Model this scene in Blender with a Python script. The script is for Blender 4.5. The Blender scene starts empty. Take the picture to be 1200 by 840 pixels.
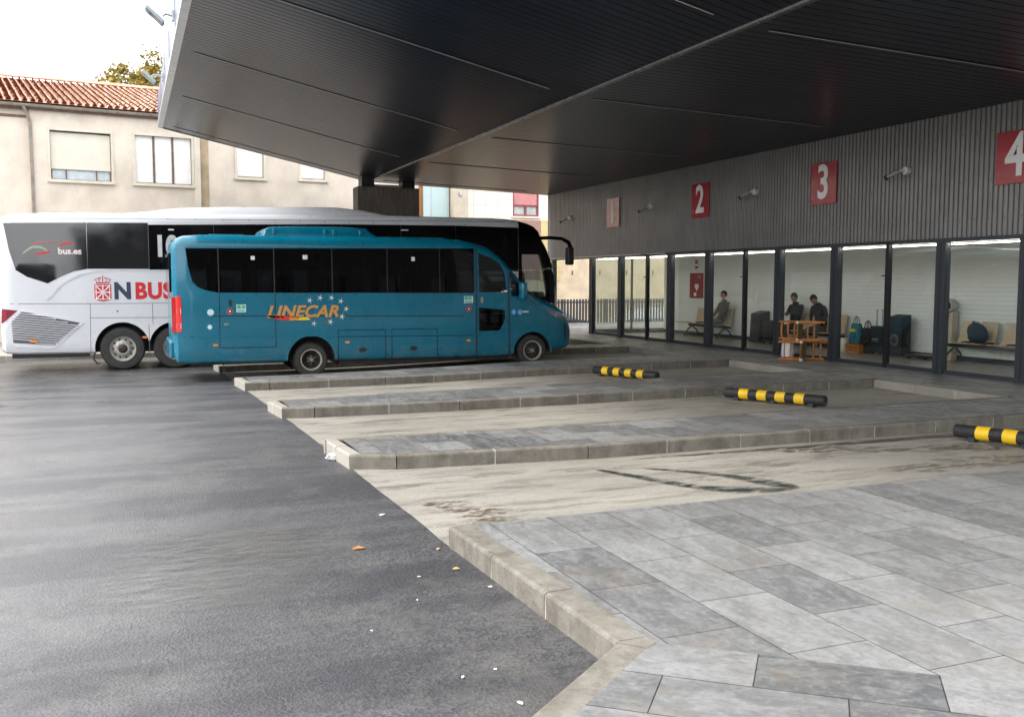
import bpy, bmesh, math, random
from mathutils import Vector, Matrix
from mathutils import noise as mnoise
R = math.radians
sc = bpy.context.scene
col = sc.collection
random.seed(7)

# ------------------------------------------------------------------ camera
cam_d = bpy.data.cameras.new('camera')
cam = bpy.data.objects.new('camera', cam_d); col.objects.link(cam)
sc.camera = cam
cam_d.sensor_width = 36.0
cam_d.lens = 36.0 * 1120.0 / 1200.0
cam_d.clip_start = 0.1
cam_d.clip_end = 3000
cam.location = (0, 0, 1.95)
YAW = math.atan(450 / math.hypot(1120, 92)); TILT = math.atan(92 / 1120)
cam.rotation_euler = (math.pi / 2 - TILT, 0, -YAW)

# ------------------------------------------------------------------ world, sun, exposure
SUN_EL, SUN_AZ = R(46), R(-84)          # azimuth from +Y towards +X
w = bpy.data.worlds.new('World'); sc.world = w; w.use_nodes = True
nt = w.node_tree; nt.nodes.clear()
out = nt.nodes.new('ShaderNodeOutputWorld'); bg = nt.nodes.new('ShaderNodeBackground')
sky = nt.nodes.new('ShaderNodeTexSky'); sky.sky_type = 'NISHITA'; sky.sun_disc = False
sky.sun_elevation = SUN_EL; sky.sun_rotation = SUN_AZ
sky.air_density = 1.0; sky.dust_density = 4.0; sky.ozone_density = 1.0
tc = nt.nodes.new('ShaderNodeTexCoord')
nz = nt.nodes.new('ShaderNodeTexNoise'); nz.inputs['Scale'].default_value = 2.2; nz.inputs['Detail'].default_value = 4
mp = nt.nodes.new('ShaderNodeMapping'); mp.inputs['Scale'].default_value = (1, 1, 2.6)
nt.links.new(tc.outputs['Generated'], mp.inputs[0]); nt.links.new(mp.outputs[0], nz.inputs[0])
cr = nt.nodes.new('ShaderNodeValToRGB')
cr.color_ramp.elements[0].position = 0.3; cr.color_ramp.elements[0].color = (0.86, 0.87, 0.89, 1)
cr.color_ramp.elements[1].position = 0.7; cr.color_ramp.elements[1].color = (1.0, 1.0, 1.0, 1)
nt.links.new(nz.outputs[0], cr.inputs[0])
sca = nt.nodes.new('ShaderNodeVectorMath'); sca.operation = 'SCALE'; sca.inputs['Scale'].default_value = 10.5
nt.links.new(cr.outputs[0], sca.inputs[0])
mx = nt.nodes.new('ShaderNodeMix'); mx.data_type = 'RGBA'; mx.inputs[0].default_value = 0.9
nt.links.new(sky.outputs[0], mx.inputs[6]); nt.links.new(sca.outputs[0], mx.inputs[7])
nt.links.new(mx.outputs[2], bg.inputs['Color']); bg.inputs['Strength'].default_value = 0.11
nt.links.new(bg.outputs[0], out.inputs[0])
sl = bpy.data.lights.new('sun', 'SUN'); sl.energy = 1.4; sl.angle = R(18); sl.color = (1, 0.97, 0.93)
so = bpy.data.objects.new('sun', sl); col.objects.link(so)
sd = Vector((math.sin(SUN_AZ) * math.cos(SUN_EL), math.cos(SUN_AZ) * math.cos(SUN_EL), math.sin(SUN_EL)))
so.rotation_euler = (-sd).to_track_quat('-Z', 'Y').to_euler()
vs = sc.view_settings
vs.view_transform = 'Standard'; vs.look = 'None'; vs.gamma = 1; vs.exposure = 1.78; vs.use_curve_mapping = False
sc.render.engine = 'CYCLES'
sc.cycles.max_bounces = 8; sc.cycles.diffuse_bounces = 4; sc.cycles.glossy_bounces = 4
sc.cycles.transparent_max_bounces = 16; sc.cycles.transmission_bounces = 6

# ------------------------------------------------------------------ helpers
def srgb(r, g, b):
    f = lambda c: ((c / 255 + 0.055) / 1.055) ** 2.4 if c > 10 else c / 255 / 12.92
    return (f(r), f(g), f(b), 1)

class NT:
    def __init__(s, m):
        s.t = m.node_tree; s.b = s.t.nodes['Principled BSDF']
    def n(s, kind, **kw):
        x = s.t.nodes.new(kind)
        for k, v in kw.items():
            if k.startswith('i_'):
                x.inputs[k[2:].replace('_', ' ')].default_value = v
            else: setattr(x, k, v)
        return x
    def l(s, a, b): s.t.links.new(a, b)
    def coord(s, scale=(1, 1, 1), rot=(0, 0, 0), kind='Object'):
        c = s.n('ShaderNodeTexCoord'); m = s.n('ShaderNodeMapping')
        m.inputs['Scale'].default_value = scale; m.inputs['Rotation'].default_value = rot
        s.l(c.outputs[kind], m.inputs[0]); return m.outputs[0]
    def noise(s, scale, detail=4, rough=0.55, vec=None, lo=0.35, hi=0.65, dist=0.0):
        x = s.n('ShaderNodeTexNoise'); x.inputs['Scale'].default_value = scale
        x.inputs['Detail'].default_value = detail; x.inputs['Roughness'].default_value = rough
        x.inputs['Distortion'].default_value = dist
        s.l(vec if vec is not None else s.coord(), x.inputs['Vector'])
        r = s.n('ShaderNodeMapRange'); r.inputs['From Min'].default_value = lo; r.inputs['From Max'].default_value = hi
        s.l(x.outputs[0], r.inputs[0]); return r.outputs[0]
    def rng(s, v, a, b, fa=0.0, fb=1.0):
        r = s.n('ShaderNodeMapRange'); r.inputs['From Min'].default_value = fa; r.inputs['From Max'].default_value = fb
        r.inputs['To Min'].default_value = a; r.inputs['To Max'].default_value = b
        s.l(v, r.inputs[0]); return r.outputs[0]
    def mix(s, f, a, b, blend='MIX'):
        x = s.n('ShaderNodeMix', data_type='RGBA', blend_type=blend)
        for i, v in ((0, f), (6, a), (7, b)):
            if hasattr(v, 'links') or hasattr(v, 'is_linked'): s.l(v, x.inputs[i])
            else: x.inputs[i].default_value = v
        return x.outputs[2]
    def mul(s, a, b):
        x = s.n('ShaderNodeMath', operation='MULTIPLY')
        for i, v in ((0, a), (1, b)):
            if hasattr(v, 'is_linked'): s.l(v, x.inputs[i])
            else: x.inputs[i].default_value = v
        return x.outputs[0]
    def bump(s, h, strength=0.3, dist=0.01, prev=None):
        x = s.n('ShaderNodeBump'); x.inputs['Strength'].default_value = strength; x.inputs['Distance'].default_value = dist
        s.l(h, x.inputs['Height'])
        if prev is not None: s.l(prev, x.inputs['Normal'])
        return x.outputs[0]

def newmat(name):
    m = bpy.data.materials.new(name); m.use_nodes = True
    return m, NT(m)

MATS = {}
def M(name, c=(.5, .5, .5), rough=.6, metal=0., var=.12, vscale=3., bump=0., bscale=60., dirt=0., coat=0., spec=None, ior=None):
    """painted / plain surface with procedural tonal variation"""
    if name in MATS: return MATS[name]
    m, t = newmat(name)
    c = tuple(c[:3]) + (1,)
    dk = tuple(x * (1 - var) for x in c[:3]) + (1,); lt = tuple(min(1, x * (1 + var)) for x in c[:3]) + (1,)
    f = t.noise(vscale, 6, .6)
    colr = t.mix(f, dk, lt)
    if dirt:
        f2 = t.noise(1.3, 8, .7, vec=t.coord((1, 1, .35)), lo=.5, hi=.75)
        colr = t.mix(t.mul(f2, dirt), colr, (.16, .13, .10, 1))
    t.l(colr, t.b.inputs['Base Color'])
    t.l(t.rng(t.noise(vscale * 2.3, 5), max(.02, rough - .06), rough + .06), t.b.inputs['Roughness'])
    t.b.inputs['Metallic'].default_value = metal
    if coat: t.b.inputs['Coat Weight'].default_value = coat; t.b.inputs['Coat Roughness'].default_value = .06
    if spec is not None: t.b.inputs['Specular IOR Level'].default_value = spec
    if ior: t.b.inputs['IOR'].default_value = ior
    if bump: t.l(t.bump(t.noise(bscale, 5, .6), bump, .01), t.b.inputs['Normal'])
    MATS[name] = m; return m

def emit(name, c, s):
    m, t = newmat(name)
    t.b.inputs['Base Color'].default_value = c; t.b.inputs['Emission Color'].default_value = c
    t.b.inputs['Emission Strength'].default_value = s; return m

def glass(name, tint, refl=1.45, rough=.0, milk=0.):
    m = bpy.data.materials.new(name); m.use_nodes = True; t = m.node_tree; t.nodes.clear()
    o = t.nodes.new('ShaderNodeOutputMaterial'); tr = t.nodes.new('ShaderNodeBsdfTransparent')
    gl = t.nodes.new('ShaderNodeBsdfGlossy'); fr = t.nodes.new('ShaderNodeLayerWeight'); mx = t.nodes.new('ShaderNodeMixShader')
    tr.inputs[0].default_value = tuple(tint) + (1,); gl.inputs['Roughness'].default_value = rough
    fr.inputs['Blend'].default_value = .5
    pw = t.nodes.new('ShaderNodeMath'); pw.operation = 'POWER'; pw.inputs[1].default_value = 5; t.links.new(fr.outputs['Facing'], pw.inputs[0])
    f0 = ((refl - 1) / (refl + 1)) ** 2; fm = t.nodes.new('ShaderNodeMath'); fm.operation = 'MULTIPLY_ADD'; fm.inputs[1].default_value = 1 - f0; fm.inputs[2].default_value = f0
    t.links.new(pw.outputs[0], fm.inputs[0]); t.links.new(fm.outputs[0], mx.inputs[0]); t.links.new(gl.outputs[0], mx.inputs[2])
    if milk:
        df = t.nodes.new('ShaderNodeBsdfDiffuse'); df.inputs[0].default_value = (.5, .5, .5, 1)
        m2 = t.nodes.new('ShaderNodeMixShader')
        tc = t.nodes.new('ShaderNodeTexCoord'); nz = t.nodes.new('ShaderNodeTexNoise'); nz.inputs['Scale'].default_value = 1.4; nz.inputs['Detail'].default_value = 7
        mr = t.nodes.new('ShaderNodeMapRange'); mr.inputs['To Max'].default_value = milk * 2
        t.links.new(tc.outputs['Object'], nz.inputs[0]); t.links.new(nz.outputs[0], mr.inputs[0]); t.links.new(mr.outputs[0], m2.inputs[0])
        t.links.new(tr.outputs[0], m2.inputs[1]); t.links.new(df.outputs[0], m2.inputs[2]); t.links.new(m2.outputs[0], mx.inputs[1])
    else: t.links.new(tr.outputs[0], mx.inputs[1])
    t.links.new(mx.outputs[0], o.inputs[0]); return m

def woff(o):
    v = Vector((0, 0, 0))
    while o is not None: v += o.location; o = o.parent
    return v

def link(name, me, mats, parent=None, loc=None):
    o = bpy.data.objects.new(name, me); col.objects.link(o)
    if not isinstance(mats, (list, tuple)): mats = [mats]
    if not me.materials:
        for m in mats: me.materials.append(m)
    if parent is not None:
        off = woff(parent); me.transform(Matrix.Translation(-off)); o.parent = parent
    elif loc is not None:
        me.transform(Matrix.Translation(-Vector(loc))); o.location = loc
    return o

def thing(name, label, cat, loc, group=None):
    o = bpy.data.objects.new(name, None); col.objects.link(o); o.location = loc
    o.empty_display_size = .2
    o['label'] = label; o['category'] = cat
    if group: o['group'] = group
    return o
def tag(o, label, cat, group=None):
    o['label'] = label; o['category'] = cat
    if group: o['group'] = group
    return o
def struct(o): o['kind'] = 'structure'; return o
def dup(root, loc, label, rz=None):
    r = root.copy(); col.objects.link(r); r.location = loc; r['label'] = label
    if rz is not None: r.rotation_euler.z = rz
    for ch in list(root.children):
        c = ch.copy(); col.objects.link(c); c.parent = r
        for g in list(ch.children):
            d = g.copy(); col.objects.link(d); d.parent = c
    return r

class MB:
    def __init__(s): s.v = []; s.f = []; s.mi = []; s.cur = 0
    def add(s, vs, fs):
        n = len(s.v); s.v += [tuple(map(float, p)) for p in vs]
        for f in fs: s.f.append([i + n for i in f]); s.mi.append(s.cur)
        return s
    def quad(s, a, b, c, d): return s.add([a, b, c, d], [(0, 1, 2, 3)])
    def box(s, x0, x1, y0, y1, z0, z1, mat=None):
        vs = [(x, y, z) for x in (x0, x1) for y in (y0, y1) for z in (z0, z1)]
        if mat is not None: vs = [mat @ Vector(p) for p in vs]
        return s.add(vs, [(0, 1, 3, 2), (4, 6, 7, 5), (0, 4, 5, 1), (2, 3, 7, 6), (0, 2, 6, 4), (1, 5, 7, 3)])
    def cbox(s, c, d, mat=None, rot=None):
        T = Matrix.Translation(c)
        if rot is not None: T = T @ rot.to_4x4()
        return s.box(-d[0] / 2, d[0] / 2, -d[1] / 2, d[1] / 2, -d[2] / 2, d[2] / 2, T)
    def bbox(s, x0, x1, y0, y1, z0, z1, r=.02, mat=None):
        bm = bmesh.new(); bmesh.ops.create_cube(bm, size=1)
        for v in bm.verts: v.co = Vector(((x0 + x1) / 2 + v.co.x * (x1 - x0), (y0 + y1) / 2 + v.co.y * (y1 - y0), (z0 + z1) / 2 + v.co.z * (z1 - z0)))
        bmesh.ops.bevel(bm, geom=bm.edges[:], offset=r, segments=3, affect='EDGES', profile=.5)
        if mat is not None: bm.transform(mat)
        bm.verts.index_update(); s.add([v.co for v in bm.verts], [[v.index for v in f.verts] for f in bm.faces]); bm.free(); return s
    def tube(s, pts, r, n=8, cap=True):
        pts = [Vector(p) for p in pts]; rs = r if isinstance(r, (list, tuple)) else [r] * len(pts)
        rings = []; up = None
        for i, p in enumerate(pts):
            d = (pts[min(i + 1, len(pts) - 1)] - pts[max(i - 1, 0)]).normalized()
            if up is None: up = Vector((0, 0, 1)) if abs(d.z) < .9 else Vector((1, 0, 0))
            a = d.cross(up).normalized(); b = a.cross(d).normalized(); up = b
            rings.append([p + (a * math.cos(2 * math.pi * k / n) + b * math.sin(2 * math.pi * k / n)) * rs[i] for k in range(n)])
        vs = [q for rg in rings for q in rg]
        fs = [(i * n + k, i * n + (k + 1) % n, (i + 1) * n + (k + 1) % n, (i + 1) * n + k) for i in range(len(pts) - 1) for k in range(n)]
        if cap: fs += [tuple(range(n))[::-1], tuple((len(pts) - 1) * n + k for k in range(n))]
        return s.add(vs, fs)
    def lathe(s, prof, origin, axis='y', n=32, closed=False):
        """prof: (radius, along) list; revolve round axis through origin"""
        o = Vector(origin); vs = []
        for r, a in prof:
            for k in range(n):
                t = 2 * math.pi * k / n; c, q = r * math.cos(t), r * math.sin(t)
                vs.append(o + (Vector((c, a, q)) if axis == 'y' else Vector((a, c, q)) if axis == 'x' else Vector((c, q, a))))
        m = len(prof); rng = range(m if closed else m - 1)
        fs = [(i * n + k, i * n + (k + 1) % n, ((i + 1) % m) * n + (k + 1) % n, ((i + 1) % m) * n + k) for i in rng for k in range(n)]
        return s.add(vs, fs)
    def prism(s, poly, h, fn):
        """poly 2D list, extruded 0..h, fn(u,v,w)->3D"""
        n = len(poly)
        vs = [fn(u, v, 0) for u, v in poly] + [fn(u, v, h) for u, v in poly]
        fs = [tuple(range(n)), tuple(range(n, 2 * n))[::-1]] + [(i, (i + 1) % n, n + (i + 1) % n, n + i) for i in range(n)]
        return s.add(vs, fs)
    def ell(s, c, r, n=16, m=10, mat=None):
        vs = []; fs = []
        for i in range(m + 1):
            th = math.pi * i / m
            for k in range(n):
                ph = 2 * math.pi * k / n
                p = Vector((r[0] * math.sin(th) * math.cos(ph), r[1] * math.sin(th) * math.sin(ph), r[2] * math.cos(th)))
                vs.append((mat @ p if mat is not None else p) + Vector(c))
        fs = [(i * n + k, (i + 1) * n + k, (i + 1) * n + (k + 1) % n, i * n + (k + 1) % n) for i in range(m) for k in range(n)]
        return s.add(vs, fs)
    def mesh(s, name, smooth=False, fix=True, ang=35):
        me = bpy.data.meshes.new(name); me.from_pydata(s.v, [], s.f)
        for p, i in zip(me.polygons, s.mi): p.material_index = i
        if fix:
            bm = bmesh.new(); bm.from_mesh(me); bmesh.ops.remove_doubles(bm, verts=bm.verts, dist=1e-5)
            bmesh.ops.recalc_face_normals(bm, faces=bm.faces); bm.to_mesh(me); bm.free()
        me.update()
        if smooth:
            for p in me.polygons: p.use_smooth = True
            me.set_sharp_from_angle(angle=R(ang))
        return me
    def build(s, name, mats, parent=None, smooth=False, loc=None, ang=35, fix=True):
        return link(name, s.mesh(name, smooth, fix, ang), mats, parent, loc)

def text(body, size, mat, M4, parent, name='lettering', offset=0., shear=0., sx=1., ext=.004, align='CENTER', spacing=1.):
    cu = bpy.data.curves.new(name, 'FONT'); cu.body = body; cu.size = size; cu.extrude = ext
    cu.offset = offset; cu.shear = shear; cu.align_x = align; cu.align_y = 'CENTER'; cu.space_character = spacing
    cu.resolution_u = 6
    o = bpy.data.objects.new(name, cu); col.objects.link(o)
    dg = bpy.context.evaluated_depsgraph_get(); dg.update()
    me = bpy.data.meshes.new_from_object(o.evaluated_get(dg)); bpy.data.objects.remove(o); bpy.data.curves.remove(cu)
    me.transform(M4 @ Matrix.Diagonal((sx, 1, 1, 1)))
    me.materials.clear()
    return link(name, me, mat, parent)
def side_m(x, y, z):      # lettering on a side that faces -Y
    return Matrix.Translation((x, y, z)) @ Matrix.Rotation(math.pi / 2, 4, 'X')
def wall_m(x, y, z):      # lettering on a wall that faces -X
    return Matrix.Translation((x, y, z)) @ Matrix.Rotation(-math.pi / 2, 4, 'Z') @ Matrix.Rotation(math.pi / 2, 4, 'X')

def boolean(me, cutters):
    """cut closed meshes out of a mesh; a cutter's material is carried over"""
    a = bpy.data.objects.new('work', me); col.objects.link(a); tmp = []
    for c in cutters:
        b = bpy.data.objects.new('cut', c); col.objects.link(b); tmp.append(b)
        md = a.modifiers.new('b', 'BOOLEAN'); md.operation = 'DIFFERENCE'; md.object = b; md.solver = 'EXACT'
        try: md.material_mode = 'TRANSFER'
        except Exception: pass
    dg = bpy.context.evaluated_depsgraph_get(); dg.update()
    r = bpy.data.meshes.new_from_object(a.evaluated_get(dg))
    for o in [a] + tmp: bpy.data.objects.remove(o)
    return r

def sm(t): t = max(0., min(1., t)); return t * t * (3 - 2 * t)
def g(x, y):              # the yard falls slightly away from the camera
    z = -0.16 * sm((y - 10) / 14) * (1 - sm((x - 4) / 7))
    if x > 9: z -= 0.8 * sm((y - 36.6) / 1.6) * sm((x - 9) / 3)
    return z
def lerp_list(tab, x):
    if x <= tab[0][0]: return tab[0][1]
    for (a, b), (c, d) in zip(tab, tab[1:]):
        if x <= c: return b + (d - b) * (x - a) / (c - a) if c > a else d
    return tab[-1][1]

# ------------------------------------------------------------------ ground materials
def asphalt_mat():
    m, t = newmat('asphalt')
    co = t.coord()
    fine = t.noise(95, 4, .8, vec=co, lo=.3, hi=.7)
    mid = t.noise(22, 7, .8, vec=co)
    big = t.noise(.33, 5, .6, vec=t.coord((1, 1.7, 1)), lo=.35, hi=.68)
    band = t.noise(.9, 3, .5, vec=t.coord((.22, 1.0, 1), (0, 0, R(8))), lo=.4, hi=.62)
    vg = t.n('ShaderNodeTexVoronoi'); vg.inputs['Scale'].default_value = 62; t.l(co, vg.inputs['Vector'])
    vb = t.n('ShaderNodeRGBToBW'); t.l(vg.outputs['Color'], vb.inputs[0])
    c = t.mix(t.rng(vb.outputs[0], 0, 1, .3, .75), (.005, .0055, .008, 1), (.094, .095, .104, 1)); c = t.mix(t.mul(fine, .5), c, (.05, .049, .051, 1))
    c = t.mix(t.mul(mid, .5), c, (.05, .049, .052, 1))
    c = t.mix(t.mul(big, .22), c, (.10, .098, .096, 1))
    c = t.mix(t.mul(band, .22), c, (.10, .098, .1, 1))
    sx_ = t.n('ShaderNodeSeparateXYZ'); t.l(co, sx_.inputs[0])
    wob = t.noise(.45, 4, .6, vec=co, lo=.2, hi=.8)
    ad = t.n('ShaderNodeMath', operation='MULTIPLY_ADD'); t.l(wob, ad.inputs[0]); ad.inputs[1].default_value = -2.6; t.l(sx_.outputs['X'], ad.inputs[2])
    outer = t.rng(ad.outputs[0], 1, 0, -2.2, .2)          # rain-washed asphalt outside the canopy edge
    c = t.mix(t.mul(outer, .24), c, (.13, .134, .142, 1))
    bandd = t.noise(1.15, 4, .6, vec=t.coord((.2, 1.0, 1), (0, 0, R(10))), lo=.45, hi=.56)
    c = t.mix(t.mul(bandd, .62), c, (.020, .020, .025, 1))
    spk = t.n('ShaderNodeTexVoronoi'); spk.inputs['Scale'].default_value = 75; t.l(co, spk.inputs['Vector'])
    pt = t.noise(.8, 8, .75, vec=co, lo=.50, hi=.58); c = t.mix(t.mul(pt, .28), c, (.13, .122, .11, 1))
    p2 = t.noise(2.2, 9, .8, vec=co, lo=.53, hi=.60); c = t.mix(t.mul(p2, .3), c, (.03, .029, .03, 1))
    sp = t.rng(spk.outputs['Distance'], 1, 0, .06, .14)
    c = t.mix(t.mul(sp, .16), c, (.4, .38, .36, 1))
    t.l(c, t.b.inputs['Base Color'])
    r1 = t.rng(t.mul(outer, t.rng(t.mix(.5, big, band), .5, 1)), .55, .20)
    t.l(r1, t.b.inputs['Roughness'])
    t.b.inputs['Specular IOR Level'].default_value = .55
    b = t.bump(vg.outputs['Distance'], .4, .006); b = t.bump(fine, .3, .004, b)
    t.l(b, t.b.inputs['Normal']); return m

def concrete_mat():
    m, t = newmat('bay_concrete')
    co = t.coord()
    a = t.noise(.9, 7, .65, vec=t.coord((.5, 1.3, 1)), lo=.3, hi=.7)
    b = t.noise(26, 5, .7, vec=co); s2 = t.noise(2.2, 10, .8, vec=t.coord((.35, 1.9, 1)), lo=.49, hi=.60)
    wet = t.noise(1.1, 8, .7, vec=t.coord((.7, 2.2, 1), (0, 0, .1)), lo=.56, hi=.61)
    c = t.mix(a, (.205, .188, .160, 1), (.345, .325, .284, 1))
    c = t.mix(t.mul(b, .35), c, (.28, .268, .245, 1))
    c = t.mix(t.mul(s2, .34), c, (.13, .11, .08, 1))
    gr = t.noise(40, 7, .85, vec=co, lo=.49, hi=.57); c = t.mix(t.mul(gr, .4), c, (.13, .12, .10, 1))
    g2 = t.noise(.55, 6, .65, vec=t.coord((.6, 1.2, 1)), lo=.4, hi=.65); c = t.mix(t.mul(g2, .22), c, (.17, .165, .155, 1))
    c = t.mix(t.mul(wet, .45), c, (.055, .046, .034, 1))
    t.l(c, t.b.inputs['Base Color']); t.l(t.rng(s2, .75, .35), t.b.inputs['Roughness'])
    t.l(t.bump(b, .35, .004), t.b.inputs['Normal']); return m

def paving_mat(name, rot=0., off=(0., 0.), rowh=.475):
    m, t = newmat(name)
    tcn = t.n('ShaderNodeTexCoord'); mp = t.n('ShaderNodeMapping')
    mp.inputs['Location'].default_value = (off[0], off[1], 0); mp.inputs['Rotation'].default_value = (0, 0, rot)
    mp.vector_type = 'POINT'
    t.l(tcn.outputs['Object'], mp.inputs[0])
    sep = t.n('ShaderNodeSeparateXYZ'); t.l(mp.outputs[0], sep.inputs[0])
    cmb = t.n('ShaderNodeCombineXYZ'); t.l(sep.outputs['X'], cmb.inputs['X']); t.l(sep.outputs['Y'], cmb.inputs['Y'])
    def br(c1, c2, mort, ms=.0032):
        b = t.n('ShaderNodeTexBrick'); b.offset = .5; b.offset_frequency = 2; b.squash = 1
        b.inputs['Scale'].default_value = 1; b.inputs['Brick Width'].default_value = .8; b.inputs['Row Height'].default_value = rowh
        b.inputs['Mortar Size'].default_value = ms; b.inputs['Mortar Smooth'].default_value = .25; b.inputs['Bias'].default_value = 0
        b.inputs['Color1'].default_value = c1; b.inputs['Color2'].default_value = c2; b.inputs['Mortar'].default_value = mort
        t.l(cmb.outputs[0], b.inputs['Vector']); return b
    b = br((.034, .038, .045, 1), (.245, .248, .25, 1), (.03, .029, .027, 1))
    st = t.n('ShaderNodeMapping'); st.inputs['Scale'].default_value = (2.6, 5.5, 1); t.l(cmb.outputs[0], st.inputs[0])
    st2 = t.n('ShaderNodeMapping'); st2.inputs['Scale'].default_value = (.8, 2.2, 1); t.l(cmb.outputs[0], st2.inputs[0])
    streak = t.noise(1.5, 8, .7, vec=st.outputs[0], lo=.44, hi=.58, dist=.6)
    dirt = t.noise(.7, 6, .65, vec=cmb.outputs[0], lo=.42, hi=.66)
    fine = t.noise(240, 3, .7, vec=cmb.outputs[0], lo=.3, hi=.7)
    c = t.mix(t.mul(streak, .28), b.outputs['Color'], (.24, .244, .246, 1))
    blot = t.noise(2.6, 9, .75, vec=st2.outputs[0], lo=.49, hi=.60)
    c = t.mix(t.mul(dirt, .55), c, (.065, .064, .060, 1)); c = t.mix(t.mul(blot, .38), c, (.055, .055, .056, 1))
    pit = t.noise(26, 8, .85, vec=cmb.outputs[0], lo=.485, hi=.56)
    c = t.mix(t.mul(pit, .32), c, (.045, .044, .042, 1))
    pal = t.noise(17, 8, .85, vec=cmb.outputs[0], lo=.505, hi=.575)
    c = t.mix(t.mul(pal, .20), c, (.34, .335, .31, 1))
    brn = t.noise(1.7, 9, .8, vec=cmb.outputs[0], lo=.53, hi=.62)
    c = t.mix(t.mul(brn, .35), c, (.15, .12, .085, 1))
    c = t.mix(t.mul(fine, .3), c, (.28, .28, .275, 1))
    c = t.mix(b.outputs['Fac'], c, (.03, .028, .025, 1))
    t.l(c, t.b.inputs['Base Color']); t.l(t.rng(streak, .38, .62), t.b.inputs['Roughness'])
    h = t.n('ShaderNodeMath', operation='SUBTRACT'); h.inputs[0].default_value = 1; t.l(b.outputs['Fac'], h.inputs[1])
    bb = t.bump(h.outputs[0], .8, .004); bb = t.bump(fine, .18, .002, bb)
    t.l(bb, t.b.inputs['Normal']); return m

def kerb_mat():
    m, t = newmat('kerb_concrete')
    a = t.noise(3.2, 8, .7, vec=t.coord((1, 1, .6)), lo=.32, hi=.68); b = t.noise(50, 4, .7)
    st = t.noise(7, 7, .7, vec=t.coord((1, 1, .16)), lo=.45, hi=.7)
    c = t.mix(a, (.095, .085, .068, 1), (.20, .185, .155, 1)); c = t.mix(t.mul(st, .4), c, (.27, .27, .255, 1))
    c = t.mix(t.mul(t.noise(3.4, 9, .8, lo=.49, hi=.60), .5), c, (.065, .048, .036, 1))
    c = t.mix(t.mul(b, .25), c, (.14, .13, .11, 1))
    t.l(c, t.b.inputs['Base Color']); t.b.inputs['Roughness'].default_value = .8
    t.l(t.bump(b, .35, .005), t.b.inputs['Normal']); return m

ASPH = asphalt_mat(); CONC = concrete_mat(); KERB = kerb_mat()
# u along the rows (world Y), v across (world X)
PAVE = paving_mat('paving', R(90), (.06, -.055))
PAVE2 = paving_mat('paving_diagonal', R(39.8), (.25, .17), .40)
MORT = M('mortar', (.46, .45, .42), .85, var=.15, vscale=9)
METD = M('anthracite_metal', srgb(52, 58, 66), .42, .3, .1, 4)
BLACKM = M('black_rubber', (.018, .018, .019), .62, var=.3, vscale=14, bump=.15)
LIGHTC = M('light_concrete', (.27, .255, .225), .85, var=.14, vscale=1.2, dirt=.35, bump=.2)

# ------------------------------------------------------------------ ground
def grid_sheet(xs, ys, zf, skirt=None, keep=None):
    mb = MB(); idx = {}
    for i, x in enumerate(xs):
        for j, y in enumerate(ys): idx[i, j] = len(mb.v); mb.v.append((x, y, zf(x, y)))
    for i in range(len(xs) - 1):
        for j in range(len(ys) - 1):
            if keep and not keep((xs[i] + xs[i + 1]) / 2, (ys[j] + ys[j + 1]) / 2): continue
            mb.f.append([idx[i, j], idx[i + 1, j], idx[i + 1, j + 1], idx[i, j + 1]]); mb.mi.append(0)
    return mb
fr = lambda a, b, n: [a + (b - a) * i / n for i in range(n + 1)]
xs = [-900, -300, -120, -60, -30, -16] + fr(-10, 26, 72) + [40, 80, 200, 900]
ys = [-900, -300, -100, -40, -15] + fr(-6, 48, 108) + [70, 120, 300, 900]
struct(grid_sheet(xs, ys, g).build('ground', ASPH, smooth=True, fix=False))
def rr_poly(poly, zf, name, mat, step=.5, z1=None):
    """horizontal polygon sheet following zf with vertical skirt down to z1"""
    mb = MB(); pts = []
    for (a, b) in zip(poly, poly[1:] + poly[:1]):
        n = max(1, int(math.dist(a, b) / step))
        for k in range(n): pts.append((a[0] + (b[0] - a[0]) * k / n, a[1] + (b[1] - a[1]) * k / n))
    n = len(pts); mb.add([(x, y, zf(x, y)) for x, y in pts], [tuple(range(n))])
    if z1 is not None:
        mb.add([(x, y, zf(x, y)) for x, y in pts] + [(x, y, z1) for x, y in pts], [(i, (i + 1) % n, n + (i + 1) % n, n + i) for i in range(n)])
    me = mb.mesh(name)
    bm = bmesh.new(); bm.from_mesh(me); bmesh.ops.triangulate(bm, faces=[f for f in bm.faces if len(f.verts) > 4]); bm.to_mesh(me); bm.free()
    return struct(link(name, me, mat))
edge = lambda y: 2.215 - .013 * y
# concrete floor of the bays: follows the fall of the yard
mb = MB(); ysb = fr(6.4, 28.0, 60)
for j in range(60):
    y0, y1 = ysb[j], ysb[j + 1]
    for i in range(24):
        def X(y, k):
            e = edge(y) + (.03 * mnoise.noise(Vector((y * 1.7, 3, 0))) if k == 0 else 0)
            return e + (12.62 - edge(y)) * k / 24
        mb.quad(*[(x, y, g(x, y) + .005) for x, y in ((X(y0, i), y0), (X(y0, i + 1), y0), (X(y1, i + 1), y1), (X(y1, i), y1))])
struct(mb.build('bay_floor', CONC, smooth=True))

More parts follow.
